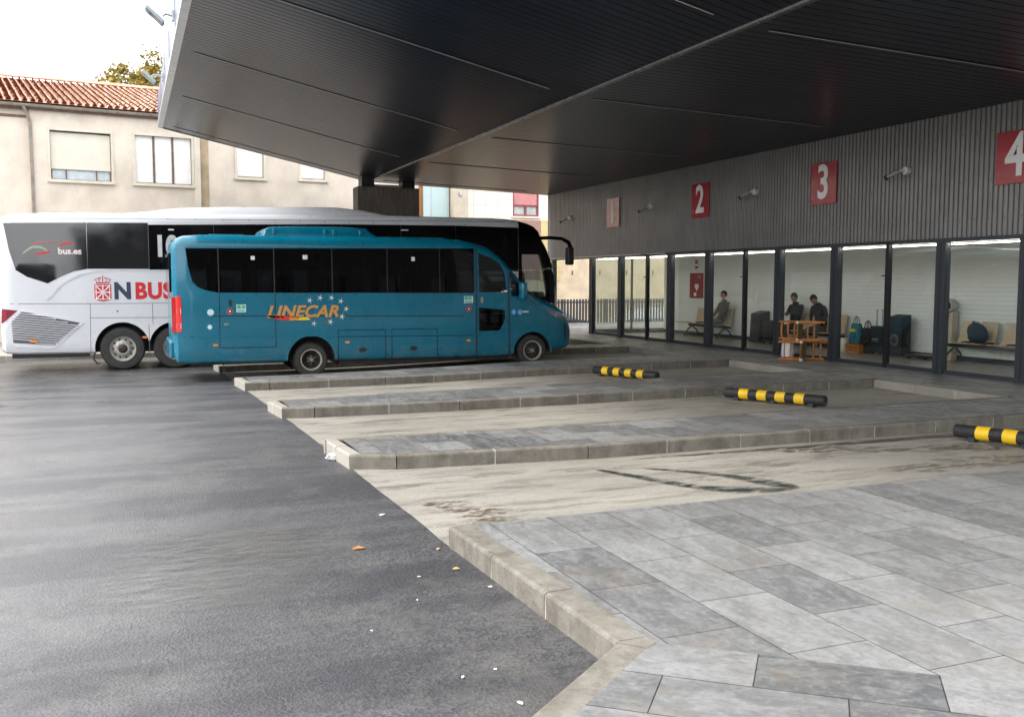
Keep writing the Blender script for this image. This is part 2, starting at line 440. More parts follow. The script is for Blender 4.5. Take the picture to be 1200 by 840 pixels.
P = .155
ZP = lambda x, y: g(x, y) + P
TOPW = .13
def kerb(pts, name='kerb', w=TOPW, block=1.0, left=True, zt=P, phase=.0, mat=None):
    """kerb stones along pts (outer face line); stone body lies on the left or right of the line"""
    mb = MB(); mo = MB()
    sg = 1 if left else -1
    for a, b in zip(pts, pts[1:]):
        a = Vector((a[0], a[1])); b = Vector((b[0], b[1])); L = (b - a).length; d = (b - a) / L
        nrm = Vector((-d.y, d.x)) * sg
        n = max(1, round(L / block)); gap = .006
        for k in range(n):
            s0 = L * k / n + gap; s1 = L * (k + 1) / n - gap
            vs = []
            j1, j2 = random.uniform(-.002, .002), random.uniform(-.003, .003)
            for s in (s0, s1):
                p = a + d * s
                for (o, z) in ((.004 + j1, -.12), (j1, zt - .02 + j2), (.006, zt - .006 + j2), (.02, zt + j2), (w, zt + j2), (w, -.12)):
                    q = p + nrm * o; vs.append((q.x, q.y, g(q.x, q.y) + z))
            m = 6
            mb.add(vs, [tuple(range(m)), tuple(range(m, 2 * m))[::-1]] + [(i, (i + 1) % m, m + (i + 1) % m, m + i) for i in range(m)])
        for k in range(1, n):
            s = L * k / n; vs = []
            for ss in (max(0, s - gap), min(L, s + gap)):
                p = a + d * ss
                for (o, z) in ((.004, -.1), (.004, zt - .02), (.022, zt - .004), (w - .004, zt - .004), (w - .004, -.1)):
                    q = p + nrm * o; vs.append((q.x, q.y, g(q.x, q.y) + z))
            m = 5
            mo.add(vs, [tuple(range(m)), tuple(range(m, 2 * m))[::-1]] + [(i, (i + 1) % m, m + (i + 1) % m, m + i) for i in range(m)])
    o = struct(mb.build(name, mat or KERB)); mo.build('mortar_joint', MORT, o)
    return o

def grid_poly(yn, yf, x0s, name='pavement'):
    """sheet between two edge curves"""
    mb = MB(); N = len(x0s)
    for i in range(N - 1):
        for j in range(4):
            q = []
            for (ii, jj) in ((i, j), (i + 1, j), (i + 1, j + 1), (i, j + 1)):
                xx = x0s[ii]; y0, y1 = yn(xx), yf(xx); yy = y0 + (y1 - y0) * jj / 4
                q.append((xx, yy, ZP(xx, yy)))
            mb.quad(*q)
    return struct(mb.build(name, PAVE, smooth=True))
islands = [(9.22, 10.80, 9.66, 10.75, 2.06), (13.58, 15.35, 13.80, 14.85, 1.98), (18.10, 19.92, 18.12, 19.4, 1.94), (22.72, 24.0, 22.55, 23.4, 1.86)]
for (yn, yf, tn, tf, tx) in islands:
    near = [(tx, tn), (tx + .45, tn - (tn - yn) * .45), (4.6, yn + .03), (12.5, yn)]
    far = [(tx - .06, tf), (4.5, yf - .1), (7.0, yf), (12.5, yf)]
    fn = lambda x, tab=near: lerp_list(tab, x) + TOPW
    ff = lambda x, tab=far: lerp_list(tab, x) - TOPW
    grid_poly(fn, ff, [tx + TOPW] + fr(tx + .45, 12.5, 30))
    kerb(near, left=True); kerb(far, left=False)
    kerb([(tx - .06, tf - .003), (tx, tn + .003)], left=True, block=.55, w=TOPW - .002, mat=LIGHTC)
    if yn < 22: kerb([(12.5, yf + .004), (12.5, {9.22: 13.58, 13.58: 18.10, 18.10: 22.72}[yn] - .004)], left=False, block=.95, mat=LIGHTC)
kerb([(12.5, 24.004), (12.5, 28.0)], left=False, mat=LIGHTC); kerb([(12.5, 6.5), (12.5, 9.216)], left=False, mat=LIGHTC)
# pavement in front of the station
rr_poly([(12.5 + TOPW, -6), (14.34, -6), (14.34, 28.7), (24, 28.7), (24, 36.2), (12.5 + TOPW, 36.2)], lambda x, y: P, 'pavement', PAVE, 40)
for (yn, yf, tn, tf, tx) in islands:
    rr_poly([(12.5, yn + TOPW), (12.5 + TOPW, yn + TOPW), (12.5 + TOPW, yf - TOPW), (12.5, yf - TOPW)], lambda x, y: P, 'pavement', PAVE, 5)
# near paving with its bent kerb
bend = (2.2, 4.10); dv = Vector((-.775, -.632)).normalized()
far_l = (bend[0] + dv.x * 7, bend[1] + dv.y * 7)
kerb([far_l, bend], w=.165, left=False, block=1.0); kerb([bend, (2.125, 6.56)], w=.175, left=False, block=.82)
b_ = Vector(bend); n1 = Vector((.632, -.775)); n2 = Vector((.9995, .03)); mi = b_ + (n1 + n2) * .175 / (1 + n1.dot(n2)); q1 = b_ + n1 * .165; q2 = b_ + n2 * .175
struct(MB().prism([(b_.x, b_.y), (q1.x, q1.y), (mi.x, mi.y), (q2.x, q2.y)], P + .102, lambda u, v, w_: (u, v, -.1 + w_)).build('kerb', KERB))
nin = Vector((-dv.y, dv.x)) * -1.0
if nin.x < 0: nin = -nin
bi = (2.372, 4.035); bl = (far_l[0] + .105, far_l[1] - .13)
tdir = Vector((.77, -.64))
p_far = (bi[0] + tdir.x * 9, bi[1] + tdir.y * 9)
rr_poly([bi, p_far, (12.5, p_far[1]), (12.5, 6.53), (2.302, 6.53)], lambda x, y: P, 'pavement', PAVE, 40, z1=-.1)
rr_poly([bi, bl, (bl[0], -7), (12.5, -7), (12.5, p_far[1]), p_far], lambda x, y: P, 'pavement', PAVE2, 40, z1=-.1)
rr_poly([(12.5, -6), (12.5 + TOPW, -6), (12.5 + TOPW, 6.5), (12.5, 6.5)], lambda x, y: P, 'pavement', PAVE, 40)
# pavement on the far side of the yard
mbp = MB(); gx = fr(-60, 12.5, 30)
for a, b in zip(gx, gx[1:]):
    mbp.quad((a, 28.12, g(a, 28) + .14), (b, 28.12, g(b, 28) + .14), (b, 38, g(b, 38) + .14), (a, 38, g(a, 38) + .14))
struct(mbp.build('pavement', LIGHTC)); kerb([(-40, 28), (12.5, 28)], left=True, zt=.14, w=.12, block=1.2, mat=LIGHTC)

# stains: a black ring of spilled fluid on the nearest bay
def stain_or_reflection(name, pts, wd, c, seed, thr=(.42, .6)):
    global _sn; _sn = globals().get('_sn', 0) + 1
    m, t = newmat(name); t.b.inputs['Base Color'].default_value = c; t.b.inputs['Roughness'].default_value = .3
    a = t.noise(5, 10, .8, vec=t.coord((.7, 2.0, 1)), lo=thr[0], hi=thr[1])
    uv = t.n('ShaderNodeVertexColor', layer_name='fade')
    t.l(t.mul(a, uv.outputs['Color']), t.b.inputs['Alpha'])
    mb = MB(); vsx = []; fade = []
    K = 6
    for i, (x, y, ww) in enumerate(pts):
        x0, y0, _ = pts[max(0, i - 1)]; x1, y1, _ = pts[min(len(pts) - 1, i + 1)]
        d = Vector((x1 - x0, y1 - y0)).normalized(); n = Vector((-d.y, d.x))
        for k in range(K + 1):
            s = (k / K - .5) * ww; px, py = x + n.x * s, y + n.y * s
            vsx.append((px, py, g(px, py) + .0095)); fade.append((1 - abs(2 * k / K - 1) ** 2) * (0 if i in (0, len(pts) - 1) else 1))
    fs = [(i * (K + 1) + k, i * (K + 1) + k + 1, (i + 1) * (K + 1) + k + 1, (i + 1) * (K + 1) + k) for i in range(len(pts) - 1) for k in range(K)]
    mb.add(vsx, fs); me = mb.mesh(name, fix=False)
    ca = me.color_attributes.new('fade', 'FLOAT_COLOR', 'POINT')
    for i, f in enumerate(fade): ca.data[i].color = (f, f, f, 1)
    return struct(link(name, me, m))
def curve_pts(ctrl, n=10):
    out = []
    for i in range(len(ctrl) - 1):
        p0 = ctrl[max(0, i - 1)]; p1 = ctrl[i]; p2 = ctrl[i + 1]; p3 = ctrl[min(len(ctrl) - 1, i + 2)]
        for k in range(n):
            t = k / n
            out.append(tuple(.5 * (2 * b + (c - a) * t + (2 * a - 5 * b + 4 * c - d) * t * t + (3 * b - a - 3 * c + d) * t ** 3) for a, b, c, d in zip(p0, p1, p2, p3)))
    out.append(ctrl[-1]); return out
stain_or_reflection('fluid_stain', curve_pts([(4.42, 8.68, 0.1), (4.64, 8.18, 0.2), (4.89, 7.65, 0.22), (5.22, 7.33, 0.34), (5.71, 7.25, 0.2), (5.66, 7.51, 0.34), (5.47, 7.94, 0.2), (5.13, 8.35, 0.14), (4.89, 8.54, 0.06)]), .2, (.014, .026, .026, 1), 1, (.42, .55))
stain_or_reflection('fluid_stain', curve_pts([(6.6, 8.9, .1), (7.4, 8.75, .5), (8.4, 8.4, .5), (9.3, 8.2, .6), (10.4, 7.8, .7), (11.6, 7.7, .3)]), .2, (.07, .055, .035, 1), 2, (.49, .56))
stain_or_reflection('fluid_stain', curve_pts([(7.0, 7.6, .1), (7.6, 7.5, .5), (8.6, 7.6, .6), (9.4, 7.4, .3)]), .2, (.09, .07, .045, 1), 3, (.50, .57))
stain_or_reflection('fluid_stain', curve_pts([(2.3, 7.9, .1), (2.6, 7.7, .5), (2.7, 7.2, .6), (2.3, 6.8, .3)]), .2, (.11, .075, .04, 1), 4, (.49, .58))
stain_or_reflection('painted_reflection', [(.95, 7.85, .3), (.80, 7.45, 1.5), (.62, 7.0, 1.9), (.42, 6.5, 1.7), (.25, 6.0, 1.5), (.1, 5.7, .3)], .2, (.145, .143, .135, 1), 8, (.35, .75))  # pale sky reflection on the asphalt, painted as a thin patch
stain_or_reflection('fluid_stain', [(-2.35, 17.3, .1), (-2.2, 17.32, .22), (-2.0, 17.3, .25), (-1.8, 17.35, .1)], .2, (.01, .01, .01, 1), 5, (.3, .4))
stain_or_reflection('fluid_stain', curve_pts([(9.3, 7.2, .1), (9.9, 7.1, .5), (10.8, 7.3, .7), (12.0, 7.2, .3)]), .2, (.05, .042, .03, 1), 6, (.46, .54))
stain_or_reflection('fluid_stain', curve_pts([(5.0, 9.05, .06), (6.5, 9.02, .14), (8.5, 8.98, .22), (12.3, 8.95, .2)]), .2, (.06, .052, .04, 1), 7, (.42, .52))

# ------------------------------------------------------------------ canopy
m, t = newmat('ceiling_metal'); t.b.inputs['Roughness'].default_value = .30; t.b.inputs['Specular IOR Level'].default_value = .26
t.l(t.mix(t.noise(.35, 4, .5, vec=t.coord((.3, 3, 1))), (.009, .011, .018, 1), (.014, .0165, .026, 1)), t.b.inputs['Base Color']); CEIL_L = m
CLAD = M('corrugated_cladding', (.215, .212, .212), .36, .3, .1, 1.2, dirt=.12)
ZINC = M('zinc_trim', srgb(176, 178, 180), .4, .5, .1, 3)
FASC = M('fascia_panel', srgb(92, 100, 116), .45, .3, .06, 1)
SLOT = emit('slot_diffuser', (.5, .5, .5, 1), .0)
DARK = M('dark_trim', (.02, .021, .024), .45, .2, .2, 5)
Y0C, Y1C = 3.0, 32.35
canopy = thing('bus_canopy', 'huge dark grey ribbed canopy roof folded over the bus bays', 'canopy', (7.64, 18, 0))
def zl(x): return 6.70 + (5.27 - 6.70) * (x - 1.14) / 6.5
def zr(x): return 5.27 + (5.03 - 5.27) * (x - 7.64) / (14.38 - 7.64)
def ceil_part(name, xa, xb, zf):
    mb = MB(); p = .2; y = Y0C; k = 0
    sl = {10.8: 1, 16.0: 1, 21.2: 1, 26.3: 1, 31.55: 1}
    n = int((Y1C - Y0C) / p)
    prof = []
    for k in range(n):
        y = Y0C + k * p
        prof += [(y, 0), (y + p - .022, 0), (y + p - .018, .02), (y + p - .004, .02)]
    prof.append((Y1C, 0))
    N = 6; xsn = [xa + (xb - xa) * i / N for i in range(N + 1)]
    m = len(prof)
    mb.add([(x, yy, zf(x) + dz) for x in xsn for yy, dz in prof], [(i * m + k, i * m + k + 1, (i + 1) * m + k + 1, (i + 1) * m + k) for i in range(N) for k in range(m - 1)])
    return mb.build(name, CEIL_L, canopy, fix=False)
ceil_part('ceiling_panel', 1.14, 7.60, zl); ceil_part('ceiling_panel', 7.69, 14.36, zr)
mb = MB(); mb.prism([(1.06, 6.9), (1.06, 7.2), (7.64, 5.9), (14.38, 5.9), (14.38, 5.4), (7.69, 5.5), (7.60, 5.5)], Y1C - Y0C - .04, lambda u, v, w_: (u, Y0C + .02 + w_, v)); mb.build('roof_deck', DARK, canopy)
mb = MB(); mb.prism([(7.60, 5.285), (7.60, 5.245), (7.68, 5.24), (7.68, 5.275)], Y1C - Y0C, lambda u, v, w_: (u, Y0C + w_, v)); mb.build('ridge_strip', M('ridge_metal', (.16, .16, .165), .3, .6, .1), canopy)
mb = MB(); mb.box(1.02, 1.10, Y0C, Y1C, 6.78, 7.62); fa = mb.build('fascia', FASC, canopy)
for k in range(1, 11): MB().box(1.014, 1.02, Y0C + k * 2.9 - .01, Y0C + k * 2.9 + .01, 6.79, 7.61).build('panel_joint', DARK, fa)
mb = MB(); mb.prism([(1.00, 6.80), (1.00, 6.72), (1.15, 6.68), (1.15, 6.71), (1.05, 6.80)], Y1C - Y0C + .02, lambda u, v, w_: (u, Y0C - .01 + w_, v)); mb.build('fascia_trim', ZINC, canopy)
mb = MB()   # end closing panel
mb.prism([(1.05, 6.70), (1.05, 7.6), (7.64, 6.2), (14.38, 5.9), (14.38, 5.05), (7.64, 5.29)], .03, lambda u, v, w_: (u, Y1C + .005 + w_, v)); mb.build('end_trim', DARK, canopy)
mb = MB(); mb.prism([(1.05, 6.70), (1.05, 7.6), (7.64, 6.2), (14.38, 5.9), (14.38, 5.05), (7.64, 5.29)], .03, lambda u, v, w_: (u, Y0C - .035 + w_, v)); mb.build('end_trim', DARK, canopy)
SLM = M('slot_lens', (.75, .75, .75), .35, 0, .05)
SLD = M('slot_shadow', (.008, .008, .009), .6)
for yy in (10.8, 16.0, 21.2, 26.3, 31.55):
    for xa, xb, zf in ((1.42, 7.15, zl), (8.0, 13.2, zr)):
        th = math.atan2(zf(xb) - zf(xa), xb - xa); L = (xb - xa) / math.cos(th)
        T = Matrix.Translation((xa, yy, zf(xa))) @ Matrix.Rotation(-th, 4, 'Y')
        o = MB().box(0, L, -.035, .035, -.010, .002, T).build('light_slot', SLD, canopy)
        MB().box(.01, L - .01, .014, .022, -.014, -.008, T).build('lens', SLM, o)
# floodlights on the fascia
def flood(y, label):
    t = thing('floodlight', label, 'floodlight', (1.02, y, 7.25), 'floodlights on the canopy fascia')
    MB().cbox((1.00, y, 7.25), (.03, .14, .2)).build('mounting_plate', ZINC, t)
    MB().tube([(1.0, y, 7.25), (.86, y, 7.27), (.8, y, 7.22)], .025).tube([(1.0, y - .05, 7.3), (.8, y - .03, 7.3), (.72, y, 7.25)], .012).build('bracket', ZINC, t)
    rot = Matrix.Rotation(R(42), 3, 'Y')
    T = Matrix.Translation((.66, y, 7.22)) @ rot.to_4x4()
    b = MB().bbox(-.22, .22, -.16, .16, -.04, .04, .02, T).build('housing', M('floodlight_grey', srgb(150, 160, 165), .5, .2), t)
    MB().box(-.19, .19, -.13, .13, -.047, -.041, T).build('lens', glass('lamp_glass', (.7, .75, .78)), b)
flood(20.9, 'grey floodlight nearer the camera on the canopy fascia edge')
flood(27.2, 'grey floodlight farther off, in front of the tree, on the canopy fascia')

# concrete pier carrying the canopy
pier = thing('concrete_pier', 'dark board-marked concrete pier under the canopy fold behind the coach', 'pillar', (8.2, 31.5, 0))
m, t = newmat('board_concrete')
v1 = t.noise(3, 8, .7, vec=t.coord((9, 9, .5)), lo=.3, hi=.7); v2 = t.noise(1.2, 6, .6)
t.l(t.mix(v2, t.mix(v1, (.035, .028, .021, 1), (.12, .10, .08, 1)), t.mix(v1, (.06, .05, .04, 1), (.17, .15, .13, 1))), t.b.inputs['Base Color']); t.b.inputs['Roughness'].default_value = .85
t.l(t.bump(v1, .5, .02), t.b.inputs['Normal']); BOARD = m
mb = MB()
mb.bbox(7.05, 9.15, 31.2, 31.9, -.1, 5.0, .03)
mb.build('shaft', BOARD, pier)
for x in (7.42, 9.05 - .25): MB().box(x - .2, x + .22, 31.3, 31.8, 4.95, 5.62).build('bearing', DARK, pier)
MB().box(7.45, 9.0, 31.42, 31.5, 5.02, 5.1).build('cross_bar', ZINC, pier)

# ------------------------------------------------------------------ station building
st = thing('bus_station', 'low glazed bus station under dark corrugated cladding with numbered bays', 'building', (14.4, 17, 0))
WX = 14.4
mb = MB(); prof = []; p = .110; y = -2.0; n = int((32.35 + 2) / p)
for k in range(n):
    y = -2.0 + k * p
    prof += [(y, 0), (y + .064, 0), (y + .073, .025), (y + .101, .025)]
prof.append((32.35, 0)); m_ = len(prof)
vs = [(WX + d, yy, z) for z in (2.73, 3.9, 5.12) for yy, d in prof]
mb.add(vs, [(i * m_ + k, i * m_ + k + 1, (i + 1) * m_ + k + 1, (i + 1) * m_ + k) for i in range(2) for k in range(m_ - 1)])
cl = mb.build('cladding', CLAD, st, fix=False)
mb = MB()
for k in range(0, n, 3):
    for z in (3.05, 3.72, 4.6): mb.cbox((WX - .003, -2 + k * p + .04, z), (.008, .016, .016))
mb.build('screw', DARK, cl)['kind'] = 'stuff'
mb = MB().box(WX + .04, WX + .3, -2, 32.36, 2.72, 5.5); mb.box(WX + .3, WX + 6, -2, 32.36, 5.2, 5.6); mb.build('wall', M('dark_wall', (.05, .05, .05), .7), st)
mb = MB().box(WX - .06, WX + .12, -2, 32.37, 5.04, 5.10); mb.box(WX - .02, WX + .06, 32.352, 32.38, 2.72, 5.04); mb.build('wall_trim', ZINC, st)
mb = MB().box(WX - .05, WX + .15, -2, 32.36, 2.66, 2.735); mb.build('lintel', METD, st)
mb = MB().box(WX - .055, WX - .048, 24.0, 32.36, 2.70, 2.73); mb.build('lintel_trim', ZINC, st)
cols_y = [(-1.0 - .15), 2.05, 4.0, 6.95, 8.9, 12.08, 13.93, 16.89, 18.86, 21.84, 23.79, 26.76, 28.78, 31.9]
for yc in cols_y:
    w_ = .115 if yc != 31.9 else .09
    c = MB().bbox(WX - .05, WX + .10, yc - w_, yc + w_, P - .005, 2.66, .006).build('column', METD, st)
    MB().box(WX - .054, WX - .05, yc - .012, yc + .012, P, 2.655).build('column_groove', DARK, c)
for ym in (5.5, 10.4, 15.32, 20.21, 25.09): MB().box(WX - .04, WX + .06, ym - .045, ym + .045, P, 2.66).build('mullion', M('mullion_black', (.012, .013, .016), .4, .3), st)
GLS = glass('station_glass', (.93, .95, .94), 1.85)
GLW = glass('side_glass', (.86, .90, .86), 1.5)
ed = sorted([y for y in cols_y if y < 29] + [5.5, 10.4, 15.32, 20.21, 25.09])
for a, b in zip(ed, ed[1:]):
    wa = .045 if a in (5.5, 10.4, 15.32, 20.21, 25.09) else .13; wb = .045 if b in (5.5, 10.4, 15.32, 20.21, 25.09) else .13
    pn = MB().box(WX + .01, WX + .022, a + wa, b - wb, P + .08, 2.66).build('window', GLS, st)
    MB().box(WX - .01, WX + .05, a + wa, b - wb, P, P + .085).build('frame', METD, pn)
# end wall (glazed) and room behind
BX, EY = 17.2, 28.8
pn = MB().box(WX + .17, BX, EY - .006, EY + .006, P + .14, 2.66).build('window', GLW, st)
MB().box(WX + .17, BX, EY - .03, EY + .03, P, P + .14).box(WX + 1.5, WX + 1.56, EY - .03, EY + .03, P + .14, 2.66).build('frame', METD, pn)
m, t = newmat('white_ribbed_wall')
wv = t.n('ShaderNodeTexWave', wave_type='BANDS', bands_direction='Z'); wv.inputs['Scale'].default_value = 3.2; t.l(t.coord(), wv.inputs['Vector'])
t.l(t.mix(t.noise(1.2, 4), (.74, .76, .755, 1), (.80, .82, .81, 1)), t.b.inputs['Base Color']); t.b.inputs['Roughness'].default_value = .5
t.l(t.bump(wv.outputs[0], .35, .012), t.b.inputs['Normal']); WRIB = m
MB().box(BX, BX + .1, -2, EY - .0, P, 2.72).build('back_wall', WRIB, st)
MB().box(BX - .03, BX - .002, -2, EY - .01, P, P + .11).build('skirting', METD, st)
MB().box(WX + .06, BX, -2.1, -2.0, P, 2.72).build('back_wall', WRIB, st)
FLT = M('terrazzo_floor', srgb(128, 126, 120), .3, 0, .08, 18)
MB().box(WX - .05, BX, -2, EY + .02, P - .1, P + .003).build('room_floor', FLT, st)
MB().box(WX + .15, BX + .1, -2, EY, 2.72, 2.8).build('room_ceiling', M('room_ceiling', (.62, .63, .62), .7), st)
MB().box(WX + .2, WX + .235, -1.9, EY - .1, 2.622, 2.636).build('light_strip', emit('strip_light', (1, .92, .80, 1), 11), st)
for y in (4.5, 9.5, 14.4, 19.3, 24.2): MB().bbox(WX - .10, WX - .05, y + 1.0 - .16, y + 1.0 + .16, 2.66, 2.715, .008).build('door_sensor', DARK, st)
for y in (20.21, 15.32, 25.09): MB().box(WX - .075, WX - .05, y - .11, y + .11, 2.02, 2.045).build('door_handle', DARK, st)

# bay number signs
RED = M('sign_red', (.33, .004, .018), .22, 0, .06, 1, coat=.35)
PINK = M('sign_faded_pink', (.40, .17, .14), .3, 0, .06, 2, coat=.6)
WHT = M('sign_white', (.78, .78, .78), .35, 0, .04)
def numsign(n, y, label, m):
    t = thing('bay_sign', label, 'sign', (WX - .02, y, 3.6), 'bay number signs on the cladding')
    MB().bbox(WX - .045, WX - .012, y - .41, y + .41, 3.62, 4.53, .004).build('panel', m, t)
    text(str(n), 1.02, WHT, wall_m(WX - .052, y, 4.075), t, 'number', offset=.024, sx=.80)
numsign(1, 27.24, 'faded pink sign with a white 1, farthest along the cladding', PINK)
numsign(2, 22.24, 'red sign with a white 2 on the dark cladding', RED)
numsign(3, 17.31, 'red sign with a white 3 on the dark cladding', RED)
numsign(4, 12.35, 'red sign with a white 4, nearest the camera on the cladding', RED)

# surveillance cameras
CAMW = M('camera_white', (.62, .62, .60), .35, 0, .06); CAMG = M('camera_grey', srgb(140, 138, 134), .4, .2, .08)
def cctv(y, label):
    t = thing('security_camera', label, 'security camera', (WX, y, 4.05), 'security cameras on the cladding')
    MB().lathe([(0, -.09), (.075, -.085), (.085, -.03), (.085, 0), (0, 0)], (WX, y, 4.10), 'x', 20).build('mount', CAMW, t, smooth=True)
    MB().tube([(WX - .06, y, 4.10), (WX - .13, y + .04, 4.11), (WX - .17, y + .09, 4.08)], .022).build('arm', CAMW, t, smooth=True)
    d = Vector((-.30, .85, -.36)).normalized(); p0 = Vector((WX - .17, y + .06, 4.09))
    b = MB().tube([p0, p0 + d * .27], .045, 14).build('body', CAMG, t, smooth=True)
    MB().tube([p0 + d * .25, p0 + d * .31], .05, 14).build('hood', DARK, b, smooth=True)
cctv(30.4, 'small security camera at the far end of the cladding left of sign 1')
cctv(24.85, 'security camera on the cladding between signs 1 and 2')
cctv(19.8, 'security camera on the cladding between signs 2 and 3')
cctv(14.87, 'security camera on the cladding between signs 3 and 4')

# ------------------------------------------------------------------ houses
PLAST = M('cream_plaster', (.66, .585, .50), .9, 0, .12, .9, bump=.25, bscale=30, dirt=.2)
PLAST2 = M('ochre_plaster', (.60, .48, .34), .9, 0, .16, 1.1, bump=.2, dirt=.3)
TRIMC = M('cream_trim', (.62, .58, .48), .7, 0, .08, 3, dirt=.2)
SHUT = M('white_shutter', (.84, .84, .83), .6, 0, .04, 2)
BROWN = M('rusty_brown', (.16, .10, .075), .7, .1, .3, 8)
DGL = M('window_glass_dark', (.02, .024, .026), .04, 0, .1, 1, spec=.9)
CURT = M('curtain', (.50, .56, .60), .8, 0, .1, 6)
th = R(8); UB = Vector((math.cos(th), math.sin(th), 0)); NB = Vector((math.sin(th), -math.cos(th), 0)); B0 = Vector((-3.5, 34, 0))
def WB(s, d, z): v = B0 + UB * s + NB * d; return (v.x, v.y, z)
def holes_wall(mb, W, s0, s1, z0, z1, holes, dep=.16):
    ss = sorted({s0, s1, *[h[0] for h in holes], *[h[1] for h in holes]}); zs = sorted({z0, z1, *[h[2] for h in holes], *[h[3] for h in holes]})
    for a, b in zip(ss, ss[1:]):
        for c, d in zip(zs, zs[1:]):
            if any(h[0] <= a and b <= h[1] and h[2] <= c and d <= h[3] for h in holes): continue
            mb.quad(W(a, 0, c), W(b, 0, c), W(b, 0, d), W(a, 0, d))
    for a, b, c, d in holes:
        for p, q in (((a, c), (b, c)), ((b, c), (b, d)), ((b, d), (a, d)), ((a, d), (a, c))):
            mb.quad(W(p[0], 0, p[1]), W(q[0], 0, q[1]), W(q[0], -dep, q[1]), W(p[0], -dep, p[1]))
def wbox(mb, W, s0, s1, d0, d1, z0, z1):
    vs = [W(s, d, z) for s in (s0, s1) for d in (d0, d1) for z in (z0, z1)]
    mb.add(vs, [(0, 1, 3, 2), (4, 6, 7, 5), (0, 4, 5, 1), (2, 3, 7, 6), (0, 2, 6, 4), (1, 5, 7, 3)])
house = thing('apartment_house', 'cream plastered house with terracotta tiled roof and white roller shutters', 'house', WB(2, 0, 0))
wins = [(1.33, 3.14, 5.16, 6.71, 'half'), (3.88, 5.70, 5.17, 6.74, 'tri'), (7.25, 8.20, 5.55, 6.9, 'full'), (9.55, 10.45, 5.6, 6.9, 'full'), (1.33, 3.14, 2.5, 4.08, 'half'), (3.88, 5.70, 2.5, 4.08, 'tri'), (7.25, 8.2, 2.6, 4.0, 'full'), (9.55, 10.45, 2.6, 4.0, 'full'),
        (-3.2, -1.4, 5.1, 6.7, 'full'), (-3.2, -1.4, 2.5, 4.0, 'full'), (-6.6, -4.8, 5.1, 6.7, 'half')]
holes = [w_[:4] for w_ in wins]
mb = MB(); holes_wall(mb, WB, .78, 5.98, -.3, 7.32, [h for h in holes if .78 < h[0] < 5.98]); 
W2 = lambda s, d, z: WB(s, d - .10, z)
holes_wall(mb, W2, 5.98, 14.2, -.3, 7.32, [h for h in holes if h[0] > 5.98]); holes_wall(mb, W2, -14, .78, -.3, 7.32, [h for h in holes if h[0] < .78])
wbox(mb, WB, .775, .785, -.2, 0, -.3, 7.32); wbox(mb, WB, 5.975, 5.985, -.2, 0, -.3, 7.32)
for s in (-14.0, 14.2): mb.quad(WB(s, -.1, -.3), WB(s, -14, -.3), WB(s, -14, 7.3), WB(s, -.1, 7.3))
mb.quad(WB(-14, -14, -.3), WB(14.2, -14, -.3), WB(14.2, -14, 7.3), WB(-14, -14, 7.3))
mb.build('wall', PLAST, house, fix=True)
mb = MB(); wbox(mb, WB, 5.78, 5.975, 0, .05, -.3, 7.3); mb.build('pilaster', M('pale_plaster', (.62, .57, .49), .9, 0, .1, 1), house)
mb = MB(); wbox(mb, WB, 6.0, 6.28, -.097, -.085, -.3, 7.0); mb.build('stain_band', M('ochre_stain', (.42, .33, .22), .9, 0, .2, 2), house)
for (a, b, c, d, kind) in wins:
    base = -.1 if (a > 5.98 or a < .78) else 0
    W = lambda s, dd, z, base=base: WB(s, dd + base, z)
    mb = MB(); f = .075
    for (s0, s1, z0, z1) in ((a - f, a, c - f, d + f), (b, b + f, c - f, d + f), (a, b, d, d + f)): wbox(mb, W, s0, s1, -.04, .035, z0, z1)
    win = mb.build('window', TRIMC, house)
    mb = MB(); wbox(mb, W, a - f - .03, b + f + .03, -.05, .08, c - f - .02, c); mb.build('sill', TRIMC, win)
    mb = MB(); wbox(mb, W, a, b, -.16, -.15, c, d); mb.build('pane', DGL, win)
    sh0 = c + (.22 * (d - c) if kind == 'half' else .03)
    if kind == 'tri': parts = [(a + .02, a + (b - a) * .33 - .035), (a + (b - a) * .33 + .035, a + (b - a) * .665 - .035), (a + (b - a) * .665 + .035, b - .02)]
    else: parts = [(a + .02, b - .02)]
    mb = MB(); nz_ = int((d - sh0) / .055)
    for s0, s1 in parts:
        for k in range(nz_):
            z0 = sh0 + k * .055; wbox(mb, W, s0, s1, -.11, -.09 + .0015 * (k % 2), z0, z0 + .0545)
    mb.build('shutter', SHUT if kind != 'half' else M('cream_shutter', (.66, .62, .53), .6, 0, .04, 2), win)
    mb = MB()
    if kind == 'tri':
        for s in ((a + (b - a) * .33), (a + (b - a) * .665)): wbox(mb, W, s - .035, s + .035, -.12, -.06, c, d)
        wbox(mb, W, a, b, -.12, -.085, c, c + .035)
    if kind == 'half':
        for s in (a + .03, a + (b - a) * .25, a + (b - a) * .75, b - .03): wbox(mb, W, s - .018, s + .018, -.13, -.10, c, sh0)
        wbox(mb, W, a, b, -.13, -.10, c, c + .03)
        mc = MB(); K = 40
        pts = [(a + (b - a) * i / K, -.145 + .004 * math.sin(i * 1.9)) for i in range(K + 1)]
        for (s0, d0), (s1, d1) in zip(pts, pts[1:]): mc.quad(W(s0, d0, c), W(s1, d1, c), W(s1, d1, sh0), W(s0, d0, sh0))
        mc.build('curtain', CURT, win)
    if kind == 'full': wbox(mb, W, a, b, -.12, -.08, c, c + .04)
    mb.build('mullion', BROWN, win)
